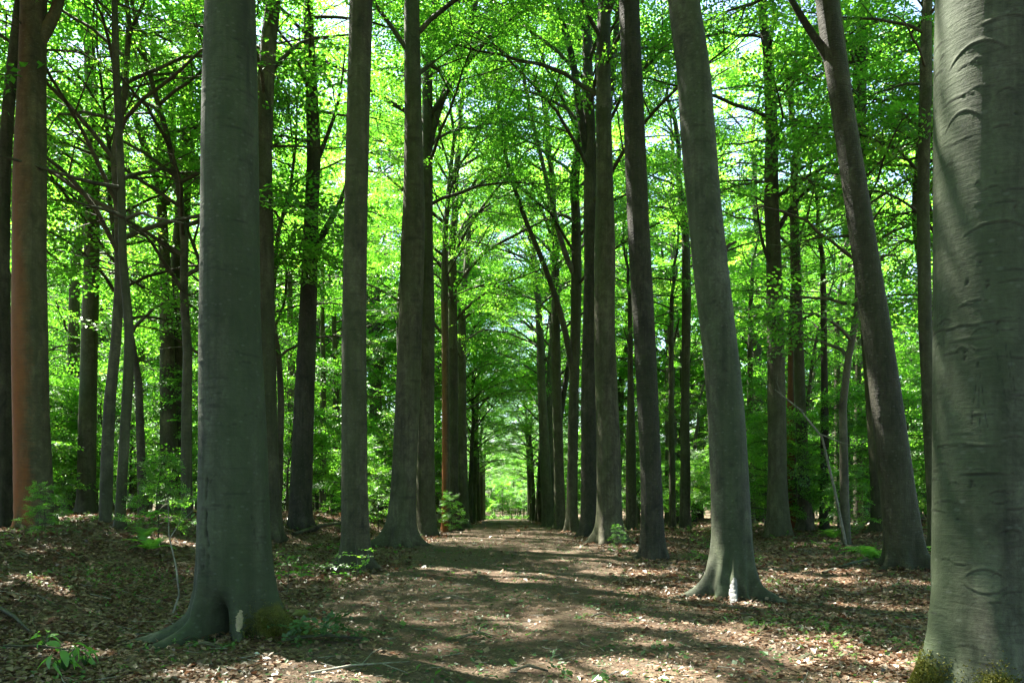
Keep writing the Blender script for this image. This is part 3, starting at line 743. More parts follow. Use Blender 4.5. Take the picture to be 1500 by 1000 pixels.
main_tree('slim orange trunk tucked beside the stout dark trunk', 27, [(1161, 772, 16), (1160, 640, 13), (1158, 500, 10)], 7, LAYER[2], M_bark_orange, sides=14, seed=44, crown_scale=.5)
main_tree('grey trunk with spread foot right of the slim orange one', 26, [(1182, 772, 24), (1178, 700, 16), (1171, 560, 15), (1165, 400, 13)], 9, LAYER[3], M_bark, sides=16, seed=45)
main_tree('thin almost black upright trunk in the right wood', 26, [(1208, 772, 13), (1207, 600, 11), (1206, 450, 9)], 8, LAYER[0], M_bark_dark, sides=12, seed=46, crown_scale=.5)
main_tree('trunk between the leaning tree and the huge pale beech, near its left flank', 17, [(1372, 775, 22), (1362, 640, 20), (1354, 480, 18), (1353, 300, 17), (1358, 120, 15)], 10.5, LAYER[1], M_bark, sides=20, seed=47)
main_tree('faint trunk just behind the one beside the huge pale beech', 24, [(1388, 770, 20), (1372, 560, 17), (1352, 380, 15), (1335, 250, 13)], 10, LAYER[2], M_bark, sides=16, seed=48)
for px, w, lab in ((1100, 12, 'narrow trunk glimpsed just right of the thick curving beech'), (1228, 12, 'sunlit narrow trunk at the foot of the right wood, left of the leaning tree'), (1258, 14, 'second sunlit narrow trunk beside the leaning tree'), (925, 16, 'trunk seen through the gap behind the dark rough-barked one'), (985, 10, 'thin trunk behind the dark rough-barked one on its right')):
    main_tree(lab, 34, [(px, 765, w), (px - 2, 500, w * .8)], 8, LAYER[int(px) % 4], M_bark, sides=12, seed=int(px), crown_scale=.6)

limb(L4, 26.5, [(627, 215), (640, 165), (662, 110), (688, 45), (704, -30)], (13, 7))
limb(R6, 31, [(846, 412), (824, 370), (806, 300), (790, 240), (768, 150), (752, 60)], (9, 4), M_deadwood, -1.5)
limb(R6, 31, [(842, 560), (826, 480), (798, 400), (765, 330), (738, 250), (725, 130)], (10, 4), M_bark, -2)
limb(R5, 25.5, [(862, 230), (850, 180), (838, 90), (815, 20), (800, -60)], (13, 6), M_bark_dark, -.6)
limb(R5, 25.5, [(866, 330), (882, 220), (896, 120), (905, 10), (908, -60)], (12, 7), M_bark, -.2)
limb(R7, 36, [(819, 620), (832, 540), (843, 470), (838, 420)], (9, 4), M_bark_dark, .5)
limb(S7, 13.6, [(1226, 112), (1208, 70), (1182, 25), (1160, -20)], (14, 8), M_bark_dark, .2)
limb(S7, 13.6, [(1245, 230), (1250, 150), (1246, 60), (1240, -40)], (16, 11), M_bark, .5)
limb(S2, 24, [(1134, 345), (1152, 312), (1178, 282), (1196, 270)], (9, 1.5), M_bark_dark, -.5)
limb(S2, 24, [(1134, 400), (1112, 360), (1100, 300)], (7, 1.5), M_bark_dark, -.5)
limb(R1, 10.9, [(1046, 385), (1058, 374), (1064, 362), (1076, 357)], (11, 3), M_twig, -.1)
limb(G1, 25, [(243, 300), (232, 262), (215, 215), (203, 170), (190, 120)], (15, 7), M_bark, -.5)
limb(G1, 25, [(243, 270), (250, 230), (248, 150), (250, 80)], (15, 9), M_bark, .3)
limb(J1, 22, [(453, 380), (478, 330), (498, 290), (512, 240), (520, 180)], (12, 1.5), M_bark_dark, .4)
limb(J1, 22, [(456, 260), (470, 220), (492, 160), (500, 110), (504, 60)], (9, 1.5), M_bark_dark, .2)
limb(B1, 14.5, [(52, 70), (66, 40), (78, 5), (84, -40)], (20, 13), M_bark_orange, .2)
limb(E1, 15, [(182, 318), (165, 312), (140, 310), (122, 305)], (6, 2), M_twig, -.5)
limb(E1, 15, [(186, 320), (215, 315), (235, 328), (262, 336), (292, 345)], (6, 2), M_twig, -.7)
limb(E1, 15, [(176, 275), (140, 275), (100, 268), (50, 258), (5, 258)], (7, 2), M_twig, -1.2)

# ------------------------------------------------------------------ forest filling: whole trees copied from prototypes
PROTO = []
def proto_tree(k, tpl, hb, r_base, mat):
    r = np.random.default_rng(700 + k)
    zs = zrange(hb); n = len(zs)
    cx_ = .12 * np.sin(zs * .35 + k) - .12 * math.sin(k); cy_ = .12 * np.sin(zs * .3 + 2 * k) - .12 * math.sin(2 * k)
    rad = r_base + (.2 - r_base) * np.clip(zs / hb, 0, 1)
    tm = trunk_mesh('forest_trunk', zs, cx_, cy_, rad, 14, rand_lobes(r, 5, r_base, .5), mat, k, .02)
    return dict(trunk=tm, tpl=tpl, at=(cx_[-1], cy_[-1], zs[-1] - .05))
for k in range(4): PROTO.append(proto_tree(k, LAYER[k], 3.6 + .7 * k, .27, M_bark if k % 2 else M_bark_dark))
for k in range(3): PROTO.append(proto_tree(4 + k, FAR[k], 4.5 + 1.0 * k, .26, M_bark))
for k in range(4): PROTO.append(proto_tree(7 + k, TALL[k], 7.0 + .6 * k, .28, M_bark))

AVE = [proto_tree(20 + k, (ARCH + LAYER)[k], 6.6 + .5 * k, .28, M_bark) for k in range(4)]
AVE_LOW = [proto_tree(30 + k, (LAYER + ARCH)[k + 2], 3.9 + .5 * k, .27, M_bark) for k in range(4)]

def forest_tree(x, y, p, s, label, group):
    t = thing('beech_tree', label, 'tree', (x, y, gzf(x, y)), (random.uniform(-.03, .03), random.uniform(-.03, .03), random.uniform(0, 6.28)), group, s)
    link('trunk', p['trunk'], t)
    link('branches', p['tpl']['branches'], t, p['at'])
    link('crown', p['tpl']['crown'], t, p['at'])
    return t

occupied = [(o.location.x, o.location.y) for o in col.objects if o.get('category') == 'tree']
ORD = 'zeroth first second third fourth fifth sixth seventh eighth ninth tenth eleventh twelfth thirteenth fourteenth fifteenth sixteenth seventeenth eighteenth'.split()
# rest of the avenue
for k in range(8, 18):
    d = 2.4 + 6.05 * k
    for sx in (-1, 1):
        if sx == -1 and d < 42: continue
        if sx == 1 and d < 44: continue
        x = sx * 3.1 + random.uniform(-.15, .15)
        forest_tree(x, d + random.uniform(-.6, .6), (AVE_LOW if k > 9 else AVE)[(k + (sx > 0)) % 4], random.uniform(.95, 1.15),
                    f"{ORD[k]} beech of the {'left' if sx < 0 else 'right'} avenue row, counted from the front of the path",
                    'far beeches of the left avenue row' if sx < 0 else 'far beeches of the right avenue row')
        occupied.append((x, d))

def scatter(n, xr, yr, mind, test, tries=6000):
    out = []
    for _ in range(tries):
        if len(out) >= n: break
        x = random.uniform(*xr); y = random.uniform(*yr)
        if not test(x, y): continue
        md = mind + .012 * max(0, y)
        if any((x - a) ** 2 + (y - b) ** 2 < md * md for a, b in occupied): continue
        occupied.append((x, y)); out.append((x, y))
    return out
# middle distance
def t_mid(x, y): return abs(x) > 6.0 and abs(x) < 3 + .74 * y and not (y < 30 and -7 < x < 0)
for (x, y) in scatter(32, (-52, 52), (26, 66), 3.2, t_mid):
    side = 'left' if x < 0 else 'right'
    forest_tree(x, y, PROTO[random.randrange(0, 4)], random.uniform(.62, 1.0), f'leafy layered beech in the wood {side} of the avenue', f'layered beeches in the {side} wood')
for (x, y) in scatter(52, (-56, 56), (50, 86), 2.8, lambda x, y: abs(x) > 6.5 and abs(x) < 3 + .72 * y):
    forest_tree(x, y, PROTO[4 + random.randrange(0, 3)], random.uniform(1.35, 1.7), 'very tall beech deep in the wood with its crown high above the others', 'very tall beeches deep in the wood')
def t_far(x, y): return (abs(x) > 6 or y > 122) and abs(x) < 3 + .74 * y
for (x, y) in scatter(120, (-100, 100), (66, 165), 3.0, t_far):
    forest_tree(x, y, PROTO[4 + random.randrange(0, 3)], random.uniform(.75, 1.15), 'beech deep in the wood, only its leaves and a sliver of trunk showing', 'beeches deep in the wood')
for (x, y) in ((-19, 17), (-14.2, 18.2), (-11.3, 12), (-15.8, 11.2), (-13.5, 14.5), (-16.5, 19.5), (-18, 13), (-12.5, 10), (-21, 24), (-9.5, 7.0), (-15, 8), (-8.5, 3), (6.5, 2.0), (-4.5, -2), (4.5, -3.5)):  # extra beeches out of view, added to shade the left bank and path
    if all((x - a) ** 2 + (y - b) ** 2 > 3 for a, b in occupied):
        occupied.append((x, y))
        forest_tree(x, y, PROTO[7 + random.randrange(0, 4)], random.uniform(.95, 1.15), 'tall beech added outside the view for shade', 'beeches added for shade around the viewpoint')
# saplings / understorey
def sapling(x, y, s, label, group=None, k=None, name='beech_sapling'):
    tpl = SAP[random.randrange(4) if k is None else k]
    t = thing(name, label, 'sapling', (x, y, gzf(x, y)), (0, 0, random.uniform(0, 6.28)), group, s)
    link('stem', tpl['branches'], t); link('foliage', tpl['crown'], t)
    return t
# slim leafy poles of the understorey
def pole(x, y, s, label, group=None, lib=None):
    tpl = (lib or UNDER)[random.randrange(3)]
    t = thing('young_beech', label, 'young tree', (x, y, gzf(x, y) - .05), (random.uniform(-.06, .06), random.uniform(-.06, .06), random.uniform(0, 6.28)), group, s)
    link('stem', tpl['branches'], t); link('foliage', tpl['crown'], t)
    return t
for (x, y) in scatter(70, (-46, 46), (27, 66), 2.2, lambda x, y: (x < -6.2 or x > 7.0) and abs(x) < 1 + .72 * y):
    side = 'left' if x < 0 else 'right'
    pole(x, y, random.uniform(.75, 1.3), f'slim young beech leafy from low down, in the wood {side} of the avenue', f'slim young beeches in the {side} wood')
for (x, y) in scatter(30, (-30, 30), (17.5, 44), 1.7, lambda x, y: (x < -7.5 or x > 6.6) and abs(x) < 1 + .7 * y and not (x > 0 and y < 19)):
    side = 'left' if x < 0 else 'right'
    pole(x, y, random.uniform(1.45, 2.0), f'tall slim beech pole with airy leaves, in the wood {side} of the avenue', f'tall slim beech poles in the {side} wood', POLE)
for (x, y) in scatter(110, (-75, 75), (48, 110), 2.0, lambda x, y: abs(x) > 6 and abs(x) < 1 + .72 * y):
    sapling(x, y, random.uniform(1.3, 2.1), 'bushy young beech low among the far trunks', 'bushy young beeches among the far trunks')
for (x, y) in scatter(24, (-10, 10), (113, 128), 1.0, lambda x, y: True):
    pole(x, y, random.uniform(.8, 1.3), 'young beech in the leafy screen beyond the end of the path', 'young beeches beyond the end of the path')
for (x, y) in scatter(16, (-9, 9), (111, 122), .9, lambda x, y: True):
    sapling(x, y, random.uniform(1.0, 1.7), 'bright bushy sapling closing the far end of the path', 'saplings closing the end of the path')
for (x, y) in scatter(46, (-45, 45), (112, 160), 2.2, lambda x, y: True):
    pole(x, y, random.uniform(.7, 1.2), 'young beech in the leafy screen beyond the end of the path', 'young beeches beyond the end of the path')
# beeches added round the edges of the frame to shade the path
def t_edge(x, y): return abs(x) > 4.5 and abs(x) > 1.5 + .72 * y and math.hypot(x, y) > 4
for (x, y) in scatter(26, (-16, 16), (-16, 9), 3.6, lambda x, y: t_edge(x, y) and not (x < -4 and y > 2)) + scatter(14, (-34, 30), (2, 40), 5.0, t_edge):
    forest_tree(x, y, PROTO[7 + random.randrange(0, 4)], random.uniform(.95, 1.25), 'tall beech added outside the view for shade', 'beeches added for shade around the viewpoint')

for (x, y) in scatter(64, (-38, 38), (21, 60), 1.3, lambda x, y: (x < -5.2 or x > 6.5) and abs(x) < 2 + .72 * y and not (x > 0 and y < 24)):
    side = 'left' if x < 0 else 'right'
    sapling(x, y, random.uniform(.7, 1.5), f'young leafy beech in the understorey {side} of the avenue', f'understorey saplings on the {side}')
sapling(wx(232, 14.6), 14.6, .4, 'small leafy sapling on the bank left of the massive beech', k=0)
sapling(wx(66, 12.5), 12.5, .22, 'small pale-leaved sapling in front of the orange trunk', k=1)
sapling(wx(662, 29.5), 29.7, .38, 'bushy sapling hiding the feet of the left row', k=1)
sapling(wx(540, 26), 28, .6, 'leafy sapling filling the gap right of the rough brown beech', k=3)
sapling(wx(1292, 19), 21, .5, 'low sapling behind the leaning tree', k=2)
sapling(wx(905, 19.8), 19.8, .15, 'tiny sprout beside the toe-rooted beech', k=1)

# the far wood closing the view as one mass
FARSPRAY = [make_spray(260 + k, 1.0, .30, 5, 1.0) for k in range(3)]
r = np.random.default_rng(31); n = 3200
fy = r.uniform(166, 215, n); fx = r.uniform(-1, 1, n) * .80 * fy
fz = gz(fx, fy) + 18 * r.random(n) ** 1.2
lv = Leaves(); lv.sprays(np.stack([fx, fy, fz], -1), np.stack([r.normal(0, 1, n), r.normal(0, 1, n), r.normal(0, .4, n)], -1), r.uniform(3, 4.5, n), r, FARSPRAY)
link('far_wood', lv.mesh('far_wood', M_leaf), kind='stuff')

# ------------------------------------------------------------------ leaf litter, ground cover
def scatter_leaves(n, y0, y1, size, keep, tint, mat, name, tilt=.3, seed=0, lift=.006, ws=(.55, .8), power=1.0):
    r = np.random.default_rng(seed)
    y = y0 + (y1 - y0) * r.random(n) ** power
    x = r.uniform(-1, 1, n) * (.72 * y + 1.2)
    k = r.random(n) < keep(x, y)
    x, y = x[k], y[k]; n = len(x)
    z = surf(x, y) + lift + r.random(n) * .018
    L = size * np.clip(r.lognormal(-.08, .38, n), .3, 1.8); W = L * r.uniform(*ws, n)
    a = r.uniform(0, 6.28, n)
    d = np.stack([np.cos(a), np.sin(a), r.normal(0, tilt, n)], -1); d /= np.linalg.norm(d, axis=1)[:, None]
    up = np.stack([r.normal(0, tilt, n), r.normal(0, tilt, n), np.ones(n)], -1)
    s = np.cross(d, up); s /= np.linalg.norm(s, axis=1)[:, None]
    nn = np.cross(s, d)
    p = np.stack([x, y, z], -1)
    c = r.normal(.12, .22, n)[:, None]; L = L[:, None]; W = W[:, None]
    q = np.stack([p - d * L * .5, p + s * W * .5 + nn * W * c, p + d * L * .5 + nn * L * c * .5, p - s * W * .5 + nn * W * c], 1)
    zmin = q[:, :, 2].min(1) - surf(x, y)
    q[:, :, 2] += np.clip(-zmin + .002, 0, None)[:, None]
    t = np.repeat(tint(r, n, x, y), 4)
    v = q.reshape(-1, 3)
    b = np.arange(n) * 4
    f = np.concatenate([np.stack([b, b + 1, b + 2], -1), np.stack([b, b + 2, b + 3], -1)])
    return link(name, mesh_np(name, v, f, mat, False, {'tint': t}), kind='stuff')
def onpath(x, y): return np.abs(x) < path_half(y, np.where(x < 0, 0, 1)) * .95
def cl(x, y): return .5 + .5 * np.sin(x * 1.9 + .8 * y) * np.sin(y * 1.4 - x * .6)
btint = lambda r, n, x, y: np.clip(r.beta(1.6, 1.8, n) * .97, 0, 1)
scatter_leaves(125000, 4.6, 13, .052, lambda x, y: np.where(onpath(x, y), .04 + .16 * cl(x, y) * (np.abs(x) > 1.2), .35 + .65 * np.clip(cl(x * 1.3, y * 1.1) * 1.6, 0, 1)), btint, M_litter, 'fallen_leaves', seed=1, power=.85)
scatter_leaves(76000, 12.5, 30, .08, lambda x, y: np.where(onpath(x, y), .06, 1.0), btint, M_litter, 'fallen_leaves', seed=2, power=.9)
scatter_leaves(18000, 29, 75, .20, lambda x, y: np.where(onpath(x, y), .06, .9), btint, M_litter, 'fallen_leaves', seed=3)
scatter_leaves(110000, 4.6, 24, .024, lambda x, y: np.where(onpath(x, y), .8, .1), btint, M_litter, 'leaf_crumbs', seed=4, ws=(.3, .8))
gt = lambda r, n, x, y: r.random(n)
scatter_leaves(30000, 4.6, 26, .05, lambda x, y: np.where(onpath(x, y), .15 + .85 * (cl(x * 1.7 + 3, y * 1.3) > .62), .25), gt, M_wilt, 'fallen_green_leaves', seed=5)
scatter_leaves(42000, 4.6, 22, .030, lambda x, y: np.where(onpath(x, y), np.clip((cl(x * 1.2 + 5, y * .9) - .35) * 2.5, .05, 1), .06), gt, M_wilt, 'green_crumbs', seed=9, ws=(.3, .8))
scatter_leaves(1400, 4.6, 22, .075, lambda x, y: np.where(onpath(x, y), .5, .35), gt, M_weed, 'fallen_green_leaves', seed=6)
# leaves drifted against the feet of the near trees
def drift(root, n, seed, size=.055):
    fld = FIELDS[root.name]; r = np.random.default_rng(seed); m = fld['R'].shape[1]
    zi = int(np.searchsorted(fld['zs'], .03)); th = r.uniform(0, 2 * np.pi, n); u = r.random(n) ** 1.6
    R0 = fld['R'][zi, np.searchsorted(fld['th'], th) % m] + u * .28 - .01
    x = root.location.x + fld['cx'][zi] + R0 * np.cos(th); y = root.location.y + R0 * np.sin(th)
    z = surf(x, y) + .01 + .07 * (1 - u) * r.random(n)
    L = size * np.clip(r.lognormal(-.05, .35, n), .4, 1.7)[:, None]; a = r.uniform(0, 6.28, n)
    d = np.stack([np.cos(a), np.sin(a), r.normal(0, .45, n)], -1); d /= np.linalg.norm(d, axis=1)[:, None]
    s_ = np.cross(d, np.stack([r.normal(0, .5, n), r.normal(0, .5, n), np.ones(n)], -1)); s_ /= np.linalg.norm(s_, axis=1)[:, None]
    p = np.stack([x, y, z], -1); q = np.stack([p - d * L * .5, p + s_ * L * .33, p + d * L * .5, p - s_ * L * .33], 1)
    return q.reshape(-1, 3), np.repeat(np.clip(r.beta(1.6, 1.8, n) * .97, 0, 1), 4)
dv = [drift(rt, n, k) for k, (rt, n) in enumerate(((L1, 900), (R1, 700), (RF, 900), (L2, 420), (S7, 420)))]
v = np.concatenate([a for a, b in dv])
link('drifted_leaves', mesh_np('drifted_leaves', v, np.arange(len(v)).reshape(-1, 4), M_litter, False, {'tint': np.concatenate([b for a, b in dv])}), kind='stuff')
# broken twigs lying everywhere
r = np.random.default_rng(8); tb = Tubes()
for _ in range(1500):
    y = r.uniform(5, 24); x = r.uniform(-1, 1) * (.72 * y + 1); L = r.uniform(.08, .42) * (1 if abs(x) > 2.3 else .6); a = r.uniform(0, 6.28)
    qx = x + np.array([-.5, 0, .5]) * L * math.cos(a) + np.array([0, r.normal(0, .08) * L, 0]); qy = y + np.array([-.5, 0, .5]) * L * math.sin(a)
    qz = surf(qx, qy) + r.uniform(.012, .035)
    t_ = r.uniform(.002, .0065); tb.add(np.stack([qx, qy, qz], -1), [t_, t_ * .8, t_ * .5], 4)
link('twig_litter', tb.mesh('twig_litter', M_deadwood), kind='stuff')
# low weeds on the leaf litter
def weeds(n, y0, y1, keep, seed, size, name, mat):
    r = np.random.default_rng(seed)
    y = r.uniform(y0, y1, n); x = r.uniform(-1, 1, n) * (.72 * y + 1)
    k = r.random(n) < keep(x, y); x, y = x[k], y[k]; n = len(x); m = 6
    z = surf(x, y); h = size * r.uniform(.4, 1.3, n)
    vs = []
    for j in range(m):
        a = r.uniform(0, 6.28, n)
        hh = h * r.uniform(.3, 1, n)
        base = np.stack([x, y, z + hh], -1)
        L = size * r.uniform(.5, .9, n)[:, None]
        d = np.stack([np.cos(a), np.sin(a), r.normal(.1, .35, n)], -1)
        s = np.stack([-np.sin(a), np.cos(a), r.normal(0, .3, n)], -1)
        vs.append(np.stack([base, base + d * L * .5 + s * L * .28, base + d * L, base + d * L * .5 - s * L * .28], 1))
    v = np.stack(vs, 1).reshape(-1, 3)
    t = np.repeat(r.random(n * m), 4)
    return link(name, mesh_np(name, v, np.arange(len(v)).reshape(-1, 4), mat, False, {'tint': t}), kind='stuff')
def wk(x, y): return np.where(np.abs(x) > 2.6, np.clip((cl(x * .8 + 1, y * .6) - .45) * 2.2, 0.02, 1), 0)
weeds(8500, 5, 17, wk, 1, .06, 'undergrowth', M_weed)
weeds(7000, 15, 45, wk, 2, .13, 'undergrowth', M_weed)
weeds(3000, 98, 126, lambda x, y: (np.abs(x) < 9) * 1.0, 3, .5, 'grass', M_fern)

# ------------------------------------------------------------------ small things
def frond_mesh(seed, L=.7):
    r = np.random.default_rng(seed)
    n = 16; q = np.linspace(0, 1, n)
    e = R_(68) * (1 - q) + R_(-18) * q
    st = L / (n - 1)
    p = np.zeros((n, 3))
    for k in range(1, n): p[k] = p[k - 1] + st * np.array([math.cos(e[k]), 0, math.sin(e[k])])
    vs = []; fs = []; c = 0
    for k in range(2, n):
        ln = L * .30 * math.sin(math.pi * (q[k] * .9 + .08)) ** .8 * (1 - .3 * q[k]) + .01
        tg = p[k] - p[k - 1]; tg /= np.linalg.norm(tg)
        for s in (-1, 1):
            d = np.array([tg[0] * .35, s * .93, tg[2] * .35 - .12 + r.normal(0, .06)])
            w = st * .46
            a = p[k]
            vs += [a - tg * w, a + d * ln * .5 - tg * w * .8, a + d * ln, a + d * ln * .5 + tg * w * .8, a + tg * w * .7]
            fs.append([c, c + 1, c + 2, c + 3]); fs.append([c, c + 3, c + 4, c + 4]); c += 5
    v = np.array(vs); f4 = np.array([f for f in fs if len(set(f)) == 4]); f3 = np.array([f[:3] for f in fs if len(set(f)) == 3])
    return mesh_np('frond', v, [f4, f3], M_fern, False, {'tint': np.repeat(r.random(len(v) // 5), 5)})
FR = [frond_mesh(k) for k in range(4)]
def fern(x, y, s, label, n=11):
    t = thing('fern', label, 'fern', (x, y, gzf(x, y)), scale=s)
    for k in range(n):
        o = link('frond', FR[k % 4], t, (0, 0, .02), (random.uniform(-.2, .2), random.uniform(-.25, .3), k * 6.28 / n + random.uniform(-.25, .25)))
        o.scale = (random.uniform(.75, 1.1),) * 3
fern(wx(1278, 15.8), 15.8, 1.0, 'bright green fern left of the foot of the leaning tree', 13)
fern(wx(1378, 16), 15.4, 1.15, 'bright fern between the leaning tree and the huge pale beech')
fern(wx(222, 13.2), 13.2, .75, 'bright green fern on the bank beside the wavy young trunk')
fern(wx(205, 14), 14.2, .6, 'smaller fern on the bank behind the bright one at left')
fern(wx(1220, 22), 22, .9, 'fern in the right wood near the foot of the dead pole')

def stick(name, label, cat, pts, rad, side=(), mat=None, off=(0, 0, 0)):
    p = np.array(pts, float); o = p[0].copy()
    t = thing(name, label, cat, tuple(o))
    tb = Tubes(); tb.add(p - o, rad, 8)
    link('main_stem', tb.mesh('main_stem', mat or M_deadwood), t)
    for sp in side:
        q = np.array(sp, float); tb = Tubes(); tb.add(q - o, np.linspace(rad[0] * .5, .003, len(q)), 5)
        link('side_twig', tb.mesh('side_twig', mat or M_deadwood), t)
    return t
def gp(px, py, h=0.0):
    """ground point under a picture position"""
    d = 10.0
    for _ in range(60):
        zz = float(surf(wx(px, d), d)) + h
        d = .5 * d + .5 * min(120, max(3, (EYE - zz) * F / (py - CY)))
    return np.array([wx(px, d), d, float(surf(wx(px, d), d)) + h])
stick('dead_pole', 'bare pale dead pole leaning up to the left in the right wood', 'dead tree',
      [(wx(1240, 20), 20, gzf(wx(1240, 20), 20) - .05), (wx(1222, 20), 20, wz(715, 20)), (wx(1204, 20), 20, wz(640, 20)), (wx(1172, 20), 20, wz(600, 20)), (wx(1135, 20), 20, wz(570, 20))],
      [.042, .038, .032, .024, .01],
      [[(wx(1200, 20), 20, wz(635, 20)), (wx(1225, 20), 19.6, wz(650, 20)), (wx(1250, 20), 19.5, wz(655, 20))], [(wx(1145, 20), 20, wz(580, 20)), (wx(1138, 20), 20, wz(560, 20)), (wx(1140, 20), 20, wz(545, 20))],
       [(wx(1165, 20), 20, wz(595, 20)), (wx(1185, 20), 20.2, wz(602, 20))]])
a = gp(455, 985, .02); b = gp(600, 968, .03)
stick('fallen_branch', 'thin pale forked branch lying in the sun patch at the front of the path', 'branch',
      [a, a * .6 + b * .4 + (0, 0, .025), b], [.012, .010, .004],
      [[a * .5 + b * .5 + (0, 0, .02), gp(545, 955, .04), gp(560, 948, .03)], [a * .3 + b * .7 + (0, 0, .015), gp(598, 985, .02)], [a * .75 + b * .25 + (0, 0, .02), gp(470, 970, .06)]])
a = gp(430, 782, .05); b = gp(500, 765, .25)
stick('fallen_branch', 'dark rotten branch lying on the bank behind the rough brown beech', 'branch', [a, a * .5 + b * .5 + (0, 0, .06), b], [.05, .06, .045], [[a * .5 + b * .5, gp(452, 768, .3), gp(438, 760, .45)]], M_twig)
a = gp(1205, 838, .03); b = gp(1290, 815, .05)
stick('fallen_branch', 'dark fallen branch on the leaf litter left of the leaning tree', 'branch', [a, a * .5 + b * .5 + (0, 0, .03), b], [.025, .03, .02], [[a * .4 + b * .6, gp(1262, 826, .08)]], M_twig)
a = gp(0, 890, .05); b = gp(45, 925, .03)
stick('fallen_branch', 'crooked grey branch lying on the bank at the left edge', 'branch', [a, a * .5 + b * .5 + (0, 0, .03), b], [.022, .02, .01], [[a * .5 + b * .5, gp(30, 905, .08)]], M_twig)
a = gp(5, 945, .03); b = gp(110, 952, .03)
stick('fallen_branch', 'thin brown stick beside the broad-leaved plant at lower left', 'branch', [a, a * .5 + b * .5 + (0, 0, .02), b], [.012, .012, .006], [[a * .4 + b * .6, gp(72, 918, .1)]], M_twig)
a = gp(1255, 775, .05); b = gp(1290, 755, .5)
stick('fallen_branch', 'pale broken branches lying at the foot of the right wood', 'branch', [a, a * .5 + b * .5 + (0, 0, .03), b], [.03, .025, .01], [[a, gp(1228, 768, .3), gp(1215, 762, .4)]])
# thin bare sapling left of the massive beech
x, y = wx(252, 9.4), 9.4; g0 = gzf(x, y)
t = stick('bare_sapling', 'thin bent sapling stem left of the massive beech, few leaves at its top', 'sapling',
      [(x, y, g0 - .02), (x + .09, y, g0 + .25), (x + .05, y, g0 + .6), (x - .04, y, g0 + 1.0), (x - .05, y, g0 + 1.45)], [.014, .012, .010, .008, .005],
      [[(x - .03, y, g0 + .95), (x + .1, y, g0 + 1.15), (x + .28, y - .05, g0 + 1.3)]], M_deadwood)
lv = Leaves(); r = np.random.default_rng(9)
lv.sprays([(-.05, 0, 1.45), (.25, 0, 1.3), (.1, 0, 1.2), (-.05, 0, 1.25), (-.05, 0, 1.3)], [(1, .2, .1), (1, -.3, 0), (.4, -1, 0), (-1, .2, .1), (-.5, -.8, .1)], [.45, .4, .35, .4, .35], r, SPRAYS_SPRIG)
link('foliage', lv.mesh('foliage', M_leaf), t)

def sprig(px, d, h, n, label, seed):
    x, y = wx(px, d), d; g0 = gzf(x, y)
    t = stick('sprig', label, 'sapling', [(x, y, g0 - .02), (x + .02, y, g0 + h * .5), (x - .02, y, g0 + h)], [.008, .006, .003], [], M_twig)
    r = np.random.default_rng(seed); lv = Leaves()
    k = np.arange(n); a = k * 2.4 + seed
    lv.sprays(np.stack([0 * k, 0 * k, h * (.45 + .55 * k / n)], -1), np.stack([np.cos(a), np.sin(a), .1 + 0 * k], -1), r.uniform(.3, .48, n), r, SPRAYS_SPRIG)
    link('foliage', lv.mesh('foliage', M_leaf), t)
sprig(522, 12.9, .62, 5, 'leafy sprig growing in front of the foot of the rough brown beech', 3)
sprig(505, 13.3, .30, 3, 'low leafy sprig at the left foot of the rough brown beech', 5)
sprig(421, 11.4, .62, 4, 'thin-stemmed sprig between the massive and the rough brown beech', 7)
sprig(440, 12.6, .4, 4, 'low green sprig on the litter behind the thin-stemmed one', 2)
# fallen green twig heap beside the massive beech
def leafy_heap(label, px, py, n, w, dpt, mat, size, seed, hgt=.10):
    r = np.random.default_rng(seed)
    c = gp(px, py)
    t = thing('fallen_twig', label, 'twig', tuple(c))
    lv = Leaves()
    pos = np.stack([r.uniform(-w, w, n), r.uniform(-dpt, dpt, n), r.uniform(.02, hgt, n)], -1)
    dirs = np.stack([r.normal(0, 1, n), r.normal(0, .6, n), r.normal(.1, .25, n)], -1)
    lv.sprays(pos, dirs, r.uniform(size * .7, size * 1.2, n), r, SPRAYS_SPRIG)
    link('foliage', lv.mesh('foliage', mat), t)
    tb = Tubes()
    for k in range(4):
        tb.add([(-w, r.uniform(-dpt, dpt), .02), (0, r.uniform(-dpt, dpt), .07), (w, r.uniform(-dpt, dpt), .02)], [.009, .008, .004], 5)
    link('stem', tb.mesh('stem', M_twig), t)
leafy_heap('heap of dark green wilted twigs on the ground right of the massive beech', 478, 938, 22, .42, .16, M_wilt, .32, 1, .16)
leafy_heap('small wilted green twig lying mid-path', 700, 935, 3, .18, .06, M_wilt, .28, 2, .04)
leafy_heap('small green twig lying on the path below the thick curving beech', 880, 905, 2, .12, .05, M_weed, .26, 3, .03)
leafy_heap('wilted green twig at the bottom of the path', 775, 985, 3, .16, .06, M_wilt, .22, 4, .03)
leafy_heap('scattered green twig on the far side of the path centre', 660, 880, 3, .3, .12, M_wilt, .3, 5, .04)
leafy_heap('green sprig on the litter in front of the huge pale beech', 1185, 968, 2, .1, .04, M_weed, .2, 6, .03)
leafy_heap('pale wilted sprig in front of the massive beech', 300, 950, 3, .2, .08, M_weed, .22, 7, .05)
